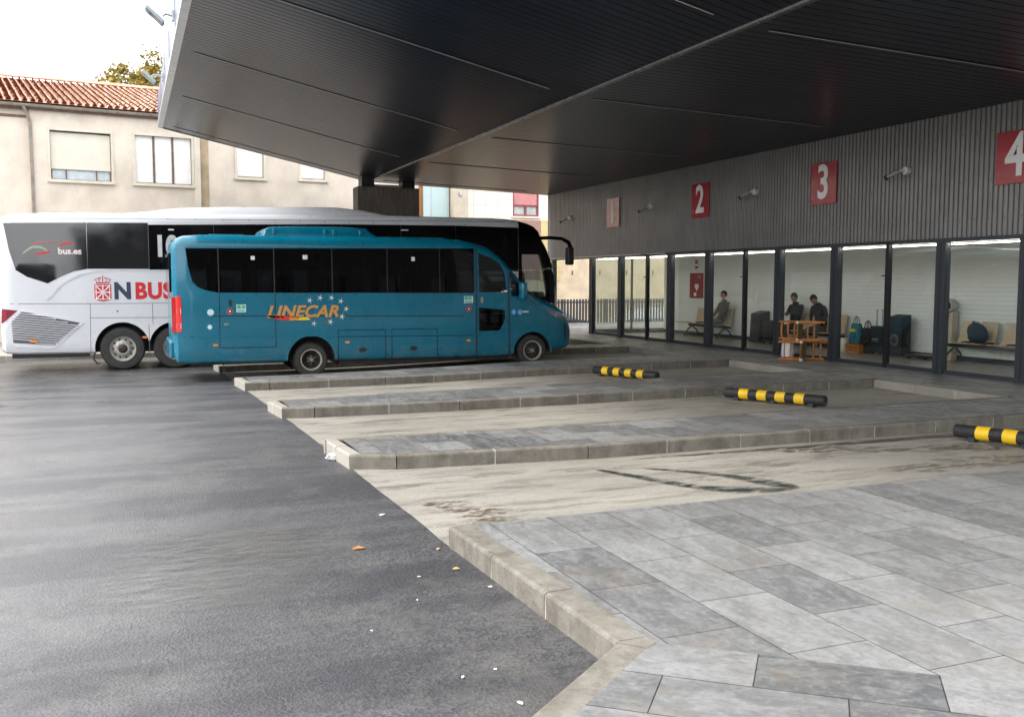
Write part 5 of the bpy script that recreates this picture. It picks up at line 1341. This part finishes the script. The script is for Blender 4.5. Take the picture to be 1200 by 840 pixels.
MB().bbox(16.55, 16.95, 26.62, 27.15, ZF + .42, ZF + .445, .01).build('shelf', BEIGE, b3)

def skinned(joints, edges, name):
    me = bpy.data.meshes.new(name); me.from_pydata([j[0] for j in joints], edges, []); o = bpy.data.objects.new('work', me); col.objects.link(o)
    md = o.modifiers.new('s', 'SKIN'); md.use_smooth_shade = True; md.branch_smoothing = .4
    sv = me.skin_vertices[0].data
    for i, j in enumerate(joints): r_ = j[1] if isinstance(j[1], tuple) else (j[1], j[1]); sv[i].radius = r_; sv[i].use_root = (i == 0)
    sb = o.modifiers.new('u', 'SUBSURF'); sb.levels = 2; sb.render_levels = 2
    dg = bpy.context.evaluated_depsgraph_get(); dg.update()
    r = bpy.data.meshes.new_from_object(o.evaluated_get(dg)); bpy.data.objects.remove(o); return r
SKIN = M('skin', (.36, .20, .13), .55, 0, .08, 9)
def person(x, y, label, face, top, legs, hair, lean=0., head_dn=0., hands=(.34, .62), reach=.14, legw=.0):
    """seated figure, local +X is where it faces"""
    J = []; E_ = []
    def j(p, r, par=None):
        J.append((p, r)); 
        if par is not None: E_.append((par, len(J) - 1))
        return len(J) - 1
    L = lambda z: -lean * max(0, z - .5)
    pel = j((0, 0, .56), (.15, .13)); ab = j((L(.76), 0, .76), (.155, .125), pel); ch = j((L(1.0), 0, 1.0), (.18, .13), ab); nb = j((L(1.14) + .01, 0, 1.15), .085, ch); nk = j((L(1.2) + .03 + head_dn * .06, 0, 1.22), .055, nb)
    for sg in (-1, 1):
        hp = j((.05, sg * .10, .53), .095, pel); kn = j((.44, sg * (.12 + legw), .50), .068, hp); an = j((.40, sg * (.14 + legw), .10), .045, kn); to = j((.56, sg * (.16 + legw), .045), .038, an)
        sh = j((L(1.1), sg * .19, 1.09), .075, ch); el = j((L(.85) + .06, sg * .27, .84), .056, sh); wr = j((hands[0] - .07, sg * (reach + .02), hands[1] + .02), .034, el); pm = j((hands[0], sg * reach, hands[1]), .034, wr)
        for k in range(4):
            f1 = j((hands[0] + .045, sg * (reach + .03 - k * .02), hands[1] - .005), .010, pm); j((hands[0] + .075 - .008 * abs(k - 1), sg * (reach + .03 - k * .02), hands[1] - .03), .008, f1)
        th_ = j((hands[0] + .02, sg * (reach - .045), hands[1] + .015), .010, pm)
    me = skinned(J, E_, 'body')
    # head joined to the neck
    hx = L(1.3) + .05 + head_dn * .10; hz = 1.335 - head_dn * .06
    HM = Matrix.Translation((hx, 0, hz)) @ Matrix.Rotation(R(8 + 45 * head_dn), 4, 'Y')
    mb = MB().ell((0, 0, 0), (.098, .076, .118), 24, 18)
    mb.ell((.085, 0, -.01), (.024, .014, .03), 10, 8); mb.ell((.03, 0, -.07), (.06, .05, .045), 12, 8)
    for sg in (-1, 1): mb.ell((-.005, sg * .077, -.005), (.02, .012, .032), 8, 8)
    nv = len(me.vertices)
    me.materials.clear()
    for m_ in (top, legs, SKIN, M('shoe', (.02, .018, .017), .6)): me.materials.append(m_)
    for p in me.polygons:
        c = p.center
        if c.z < .13: p.material_index = 3
        elif c.x > hands[0] - .05 and c.z > hands[1] - .09 and abs(c.y) < .27 and c.z > .56: p.material_index = 2
        elif c.z > 1.19: p.material_index = 2
        elif (c.z < .60 and c.x > .02) or c.z < .45: p.material_index = 1
        else: p.material_index = 0
        p.use_smooth = True
    RZ = Matrix.Translation((x, y, ZF)) @ Matrix.Rotation(face, 4, 'Z')
    bm = bmesh.new(); bm.from_mesh(me)
    hm = mb.mesh('h', True); hm.transform(HM)
    for p in hm.polygons: p.material_index = 2
    bm.from_mesh(hm)
    bm.to_mesh(me); bm.free(); me.transform(RZ)
    t = link('person', me, [top], None, (x, y, ZF)); t['label'] = label; t['category'] = 'person'
    hb = MB().ell((-.014, 0, .022), (.106, .085, .112), 24, 18)
    hme = hb.mesh('hair', True); bm = bmesh.new(); bm.from_mesh(hme)
    bmesh.ops.delete(bm, geom=[v for v in bm.verts if (v.co.x > .035 and v.co.z < .055) or v.co.z < -.05], context='VERTS'); bm.to_mesh(hme); bm.free()
    hme.transform(RZ @ HM); link('hair', hme, hair, t)
    em = MB()
    for sg in (-1, 1): em.ell((.088, sg * .032, .018), (.008, .013, .008), 8, 6)
    em.ell((.088, 0, -.055), (.008, .026, .006), 8, 6); eme = em.mesh('face', True); eme.transform(RZ @ HM); link('facial_features', eme, M('eye_dark', (.03, .015, .012), .4), t)
    cm = MB().lathe([(.062, -.03), (.085, -.02), (.09, .01), (.075, .025)], (L(1.14) + .012, 0, 1.165), 'z', 20).mesh('collar', True); cm.transform(RZ); link('collar', cm, top, t)
    return t
JKG = M('jacket_grey', (.055, .055, .062), .9, 0, .2, 12, bump=.3); JEAN = M('jeans', (.035, .075, .13), .9, 0, .2, 20); HBLK = M('hair_black', (.012, .011, .010), .8, 0, .3, 20); HGR = M('hair_grey', (.05, .045, .04), .8, 0, .3, 20)
JKB = M('jacket_black', (.018, .019, .024), .9, 0, .3, 12, bump=.3); TRG = M('trousers_grey', (.075, .068, .06), .9, 0, .2, 12); TRK = M('trousers_dark', (.022, .022, .025), .9, 0, .2, 12)
person(16.86, 24.78, 'seated traveller in grey jacket, blue jeans and dark cap, alone on the bench', R(176), JKG, JEAN, HBLK, .10)
person(16.86, 21.32, 'seated traveller with short grey hair in dark jacket reading, behind the stacked chairs', R(182), JKB, TRK, HGR, .02, .35, (.34, .86), .10)
person(16.86, 20.2, 'seated traveller bent forward over the lap, right of the reading traveller', R(186), JKB, TRG, HBLK, -.28, .8, (.42, .70), .06, .03)
# booklet held by the reader
bkl = MB().box(16.36, 16.40, 21.18, 21.32, 1.03, 1.22)  .box(16.36, 16.40, 21.33, 21.47, 1.03, 1.22).build('booklet', M('paper', (.5, .5, .48), .7), loc=(16.38, 21.32, 1.03)); tag(bkl, 'small open booklet in the hands of the reading traveller', 'booklet')

# notices on the back wall
t = thing('defibrillator_sign', 'red wall panel with a heart above the beige bench', 'sign', (17.19, 26.75, 1.35))
MB().bbox(17.165, 17.195, 26.36, 27.12, 1.36, 2.17, .004).build('panel', M('sign_dark_red', (.30, .02, .03), .35), t)
ht = [(.0, -.11)] + [(.115 * math.sin(a) ** 3 * 1.0, .0085 * (13 * math.cos(a) - 5 * math.cos(2 * a) - 2 * math.cos(3 * a) - math.cos(4 * a))) for a in [math.pi * (1 - k / 14) for k in range(1, 28)]]
MB().prism([(u, v) for u, v in ht], .004, lambda u, v, w_: (17.163 - w_, 26.70 - u, 1.72 + v)).build('heart', WHT, t)
MB().box(17.158, 17.164, 26.72, 26.86, 1.42, 1.54).build('symbol', WHT, t)
MB().box(17.158, 17.164, 26.46, 26.66, 2.0, 2.10).build('symbol', PINK, t)
t = thing('wall_notice', 'narrow red and white notice above the red wall panel', 'notice', (17.19, 26.78, 2.28))
MB().box(17.175, 17.196, 26.66, 26.84, 2.28, 2.62).build('sheet', WHT, t); MB().box(17.17, 17.1745, 26.68, 26.82, 2.46, 2.60).box(17.17, 17.1745, 26.68, 26.82, 2.31, 2.40).build('symbol', RED, t)
# waste bin
BIN = M('bin_grey', (.035, .038, .042), .45, .2, .15, 5)
t = thing('waste_bin', 'dark grey waste bin against the white wall beside the seated traveller', 'bin', (16.95, 23.15, ZF))
MB().prism([(16.80, ZF), (17.16, ZF), (17.16, ZF + .90), (16.84, ZF + .82)], .44, lambda u, v, w_: (u, 22.86 + w_, v)).build('body', BIN, t)
MB().box(16.815, 16.825, 22.98, 23.18, ZF + .55, ZF + .68).build('opening', SLD, t)
# luggage
def suitcase(x, y, w_, d, h, m, label, handle=.0):
    t = thing('suitcase', label, 'suitcase', (x, y, ZF))
    MB().bbox(x - d / 2, x + d / 2, y - w_ / 2, y + w_ / 2, ZF + .05, ZF + h, .05).build('shell', m, t, smooth=True)
    mb = MB()
    for sg in (-1, 1): mb = MB().lathe([(0, -.02), (.035, -.02), (.035, .02), (0, .02)], (x - d / 2 + .04, y + sg * (w_ / 2 - .06), ZF + .035), 'y', 12).build('wheel', BLACKM, t)
    if handle: MB().tube([(x, y - .09, ZF + h - .02), (x, y - .09, ZF + h + handle), (x, y + .09, ZF + h + handle), (x, y + .09, ZF + h - .02)], .012, 8).build('handle', CHR, t)
    MB().bbox(x - d / 2 - .012, x - d / 2 + .01, y - w_ / 2 + .06, y + w_ / 2 - .06, ZF + .14, ZF + h * .55, .01).build('pocket', m, t)
    return t
NAVYF = M('navy_fabric', (.010, .017, .024), .8, 0, .25, 9, bump=.3)
suitcase(16.7, 22.2, .42, .26, .66, M('case_black', (.012, .012, .013), .5), 'black suitcase on the floor beside the reading traveller')
suitcase(16.8, 18.1, .42, .26, .68, NAVYF, 'navy trolley suitcase with raised pull handle between the bags and the dark case', .40)
t = thing('hard_case', 'large dark blue upright case with a round emblem on its side', 'suitcase', (16.95, 17.55, ZF))
MB().prism([(16.7, ZF + .02), (16.98, ZF + .02), (16.98, ZF + .98), (16.7, ZF + .92)], .44, lambda u, v, w_: (u, 17.28 + w_, v)).build('shell', NAVYF, t)
MB().lathe([(.09, -.006), (.14, -.006), (.14, .01), (.09, .01)], (16.69, 17.5, ZF + .38), 'x', 28, closed=True).build('emblem', M('emblem_grey', (.10, .12, .13), .6), t)
mb = MB()
for k in range(6): a = k * math.pi / 3; mb.tube([(16.685, 17.5 + .03 * math.cos(a), ZF + .38 + .03 * math.sin(a)), (16.685, 17.5 + .085 * math.cos(a), ZF + .38 + .085 * math.sin(a))], .010, 6)
mb.build('emblem', M('emblem_grey', (.10, .12, .13), .6), t)
def bag(name, label, cat, x, y, w_, d, h, m, z0=0., handles=True, stripe=None):
    t = thing(name, label, cat, (x, y, ZF + z0)); mb = MB(); n = 20; rows = [(0, .95), (.25, 1.08), (.6, 1.0), (.85, .85), (1.0, .72)]
    rnd = random.Random(int(x * 100 + y * 37)); vs = []
    for hz, k in rows:
        for i in range(n):
            a = 2 * math.pi * i / n; ca, sa = math.cos(a), math.sin(a); e = .62
            cx = math.copysign(abs(ca) ** e, ca); cy = math.copysign(abs(sa) ** e, sa); q = 1 + rnd.uniform(-.05, .05)
            vs.append((x + cx * d / 2 * k * q, y + cy * w_ / 2 * (k * .5 + .5) * q, ZF + z0 + hz * h + .003))
    mb.add(vs, [(i * n + k, i * n + (k + 1) % n, (i + 1) * n + (k + 1) % n, (i + 1) * n + k) for i in range(len(rows) - 1) for k in range(n)] + [tuple(range(n)), tuple((len(rows) - 1) * n + k for k in range(n))])
    mb.build('sack', m, t, smooth=True, ang=60)
    if handles:
        for dx in (-d * .2, d * .2): MB().tube([(x + dx, y - w_ * .22, ZF + z0 + h - .02), (x + dx * .6, y - w_ * .18, ZF + z0 + h + .12), (x + dx * .4, y, ZF + z0 + h + .18), (x + dx * .6, y + w_ * .18, ZF + z0 + h + .12), (x + dx, y + w_ * .22, ZF + z0 + h - .02)], .011, 6).build('handle', m, t, smooth=True)
    if stripe:
        for (zz, c_) in stripe: MB().box(x - d / 2 - .035, x - d / 2 + .0, y - w_ * .3, y + w_ * .3, ZF + z0 + zz, ZF + z0 + zz + .07).build('print', c_, t)
    return t
t = thing('wooden_crate', 'small orange wooden crate on the floor beneath the bags', 'crate', (16.62, 18.62, ZF))
mb = MB(); OWOOD = M('orange_wood', (.42, .15, .025), .45, 0, .22, 7, coat=.2)
for z in (.04, .12, .20): mb.box(16.46, 16.475, 18.42, 18.84, ZF + z - .035, ZF + z + .03).box(16.78, 16.795, 18.42, 18.84, ZF + z - .035, ZF + z + .03)
mb.box(16.46, 16.795, 18.41, 18.42, ZF, ZF + .23).box(16.46, 16.795, 18.84, 18.85, ZF, ZF + .23).box(16.475, 16.78, 18.42, 18.84, ZF + .005, ZF + .02); mb.build('crate_body', OWOOD, t)
bag('tote_bag', 'teal tote bag with a yellow band standing on the crate', 'bag', 16.62, 18.68, .32, .20, .48, M('teal_fabric', (.03, .16, .20), .8, 0, .2, 9), .24, True, [(.28, M('lime_print', (.45, .5, .05), .6)), (.14, M('blue_print', (.03, .12, .35), .6))])
bag('shoulder_bag', 'black shoulder bag right of the teal tote bag', 'bag', 16.72, 18.40, .34, .22, .62, M('black_fabric', (.012, .012, .014), .85), .0)
bag('plastic_bag', 'crumpled white plastic bag on the floor left of the crate', 'bag', 16.55, 19.08, .34, .24, .34, M('white_plastic', (.60, .56, .48), .35, 0, .15, 8, bump=.5), 0, False)
bag('duffel_bag', 'small purple bag behind the white plastic bag', 'bag', 16.85, 18.98, .3, .22, .48, M('purple_fabric', (.06, .03, .12), .8), 0, False)
# luggage scale
t = thing('luggage_scale', 'beige column luggage scale with a low platform by the white wall', 'scale', (16.8, 16.4, ZF))
MB().bbox(16.5, 17.05, 16.30, 17.0, ZF + .05, ZF + .10, .01).build('platform', DARK, t); 
for yy in (16.4, 16.9): MB().box(16.55, 16.6, yy - .03, yy + .03, ZF, ZF + .05).build('foot', DARK, t)
CRM = M('cream_metal', (.48, .42, .32), .4)
MB().bbox(16.95, 17.15, 16.06, 16.30, ZF, ZF + 1.08, .02).build('column', CRM, t)
hd = MB().lathe([(0, -.09), (.15, -.085), (.165, 0), (.15, .085), (0, .09)], (16.98, 16.17, ZF + 1.22), 'x', 28).build('dial_head', M('head_grey', (.42, .42, .40), .4), t, smooth=True)
MB().lathe([(0, -.095), (.115, -.094), (.115, -.088)], (16.98, 16.17, ZF + 1.22), 'x', 24).build('dial', DGL, hd)
MB().bbox(16.86, 17.06, 16.28, 16.42, ZF + 1.06, ZF + 1.20, .02).build('printer', DARK, t)
# backpack on the bench
t = thing('backpack', 'dark teal backpack lying on the second seat of the nearest bench', 'backpack', (16.72, 15.2, ZF + .45))
T = Matrix.Translation((16.80, 15.22, ZF + .66)) @ Matrix.Rotation(R(-22), 4, 'Y')
mb = MB(); mb.ell((0, 0, 0), (.13, .25, .24), 24, 16, mat=Matrix.Identity(3)); me = mb.mesh('pack', True); me.transform(T); link('pack', me, NAVYF, t)
mb = MB(); mb.ell((-.10, 0, -.06), (.07, .19, .13), 18, 12); me = mb.mesh('front_pocket', True); me.transform(T); link('front_pocket', me, NAVYF, t)
mb = MB().tube([(-.02, -.06, .22), (-.02, 0, .29), (-.02, .06, .22)], .012, 8); mb.lathe([(0, -.01), (.018, -.008), (0, .0)], (-.14, .0, .12), 'x', 10); me = mb.mesh('grab_handle', True); me.transform(T); link('grab_handle', me, DARK, t)
def lying_chair(z0, label, flip, xo, yo):
    """rustic chair on its side; long axis across the view"""
    ax = Vector((.593, -.805, 0)); nn = Vector((-.805, -.593, 0))   # ax: up-axis of the chair, nn: its front
    if flip: ax = -ax
    o = Vector((xo, yo, z0)) - ax * .45
    up = Vector((0, 0, 1))
    def Q(u, v, w_): return o + ax * w_ * 1.1 + up * (v * 1.02 + .22) + nn * u       # u: front, v: width, w: chair height
    t = thing('wooden_chair', label, 'chair', (xo, yo, z0), 'orange wooden chairs stacked on their sides outside the glass')
    for v in (-.19, .19):
        MB().tube([Q(-.19, v, 0), Q(-.19, v, .45), Q(-.24, v, .94)], .025, 8).build('back_post', OWOOD, t, smooth=True)
        MB().tube([Q(.19, v, 0), Q(.19, v, .46)], .025, 8).build('leg', OWOOD, t, smooth=True)
        for w_ in (.14, .28): MB().tube([Q(-.19, v, w_), Q(.19, v, w_)], .015, 6).build('stretcher', OWOOD, t, smooth=True)
    for w_ in (.12, .25): MB().tube([Q(.19, -.19, w_), Q(.19, .19, w_)], .015, 6).build('stretcher', OWOOD, t, smooth=True)
    for k, w_ in enumerate((.60, .74, .88)):
        MB().tube([Q(-.21 - .02 * k, v, w_ + .015 * math.cos(v * 8)) for v in (-.19, -.1, 0, .1, .19)], [.018, .024, .026, .024, .018], 6).build('back_slat', OWOOD, t, smooth=True)
    st_ = M('rush_seat', (.20, .12, .05), .9, 0, .35, 26, bump=.8, bscale=90)
    vs = [Q(u, v, w_) for w_ in (.435, .465) for u, v in ((-.19, -.19), (.20, -.20), (.20, .20), (-.19, .19))]
    s_ = MB().add(vs, [(0, 1, 2, 3), (7, 6, 5, 4), (0, 4, 5, 1), (1, 5, 6, 2), (2, 6, 7, 3), (3, 7, 4, 0)]).build('seat', st_, t)
    mb = MB()
    for k in range(9):
        a = -.18 + k * .045; mb.tube([Q(a, -abs(a), .469), Q(a, abs(a), .469)], .006, 5); mb.tube([Q(-abs(a), a, .432), Q(abs(a), a, .432)], .006, 5)
    mb.build('weave', st_, s_)
    for v in (-.19, .19): MB().tube([Q(.215, v, .44), Q(.17, v, .47)], .03, 8).build('tape_wrap', WHT, s_)
lying_chair(P, 'lower of two orange wooden chairs on their sides outside the glass', False, 13.95, 17.42)
lying_chair(P + .435, 'upper of two orange wooden chairs stacked on their sides outside the glass', True, 13.98, 17.44)
ZF_ = ZF; ZF = P
bag('plastic_bag', 'white plastic bag leaning by the glass left of the stacked chairs', 'bag', 14.08, 18.05, .3, .2, .44, M('white_bag', (.70, .71, .73), .4, 0, .08, 8, bump=.5), 0, False)
ZF = ZF_

# ------------------------------------------------------------------ small litter
LEAF = [M('dry_leaf', (.42, .16, .05), .8, 0, .3, 30), M('pale_leaf', (.52, .36, .14), .8, 0, .3, 30), M('butt_white', (.60, .58, .53), .8)]
def leaf(x, y, z, s, a, m, name, label, cat):
    rnd = random.Random(int(x * 1000)); mb = MB(); n = 9; pts = [(s * (1 + .25 * rnd.uniform(-1, 1)) * math.cos(2 * math.pi * k / n), s * .55 * (1 + .3 * rnd.uniform(-1, 1)) * math.sin(2 * math.pi * k / n)) for k in range(n)]
    ca, sa = math.cos(a), math.sin(a)
    vs = [(u * ca - v * sa, u * sa + v * ca, .006 + .22 * abs(v) + rnd.uniform(0, .004)) for u, v in pts] + [(0, 0, .003)] + [(u * ca - v * sa, u * sa + v * ca, .004 + .22 * abs(v)) for u, v in pts]
    mb.add([(x + p[0], y + p[1], z + p[2]) for p in vs], [(k, (k + 1) % n, n) for k in range(n)] + [(n + 1 + (k + 1) % n, n + 1 + k, n) for k in range(n)] + [(k, (k + 1) % n, n + 1 + (k + 1) % n, n + 1 + k) for k in range(n)])
    tag(mb.build(name, m, loc=(x, y, z)), label, cat, 'litter on the ground')
leaf(1.50, 6.74, 0, .045, .2, LEAF[0], 'leaf', 'orange brown leaf on the asphalt, farthest from the bent kerb', 'leaf')
leaf(2.03, 6.51, .002, .022, 1.0, LEAF[1], 'leaf', 'curled brown leaf by the end of the bent kerb', 'leaf')
leaf(2.0, 6.01, 0, .024, -.3, LEAF[1], 'leaf', 'pale tan leaf on the asphalt beside the first kerb stone', 'leaf')
for x, y, z, s in ((1.9, 7.65, 0, .030), (2.08, 5.57, 0, .018), (1.72, 5.94, 0, .012), (1.47, 4.32, 0, .013), (1.65, 4.35, 0, .010), (1.62, 3.95, 0, .018), (1.2, 5.1, 0, .008), (1.58, 5.5, 0, .008)):
    leaf(x, y, z, s, x * 7, LEAF[2], 'paper_scrap', 'small white scrap lying on the dark asphalt', 'scrap')
t = thing('plastic_scrap', 'crumpled white plastic scrap at the corner of the nearest kerbed island', 'scrap', (2.0, 10.25, 0))
mb = MB(); rnd = random.Random(4); mb.ell((2.0, 10.25, .035), (.07, .05, .03), 12, 8); mb.v = [(x + rnd.uniform(-.02, .02), y + rnd.uniform(-.02, .02), max(.004, z + rnd.uniform(-.015, .02))) for x, y, z in mb.v]
mb.build('plastic', WHT, t, fix=False)
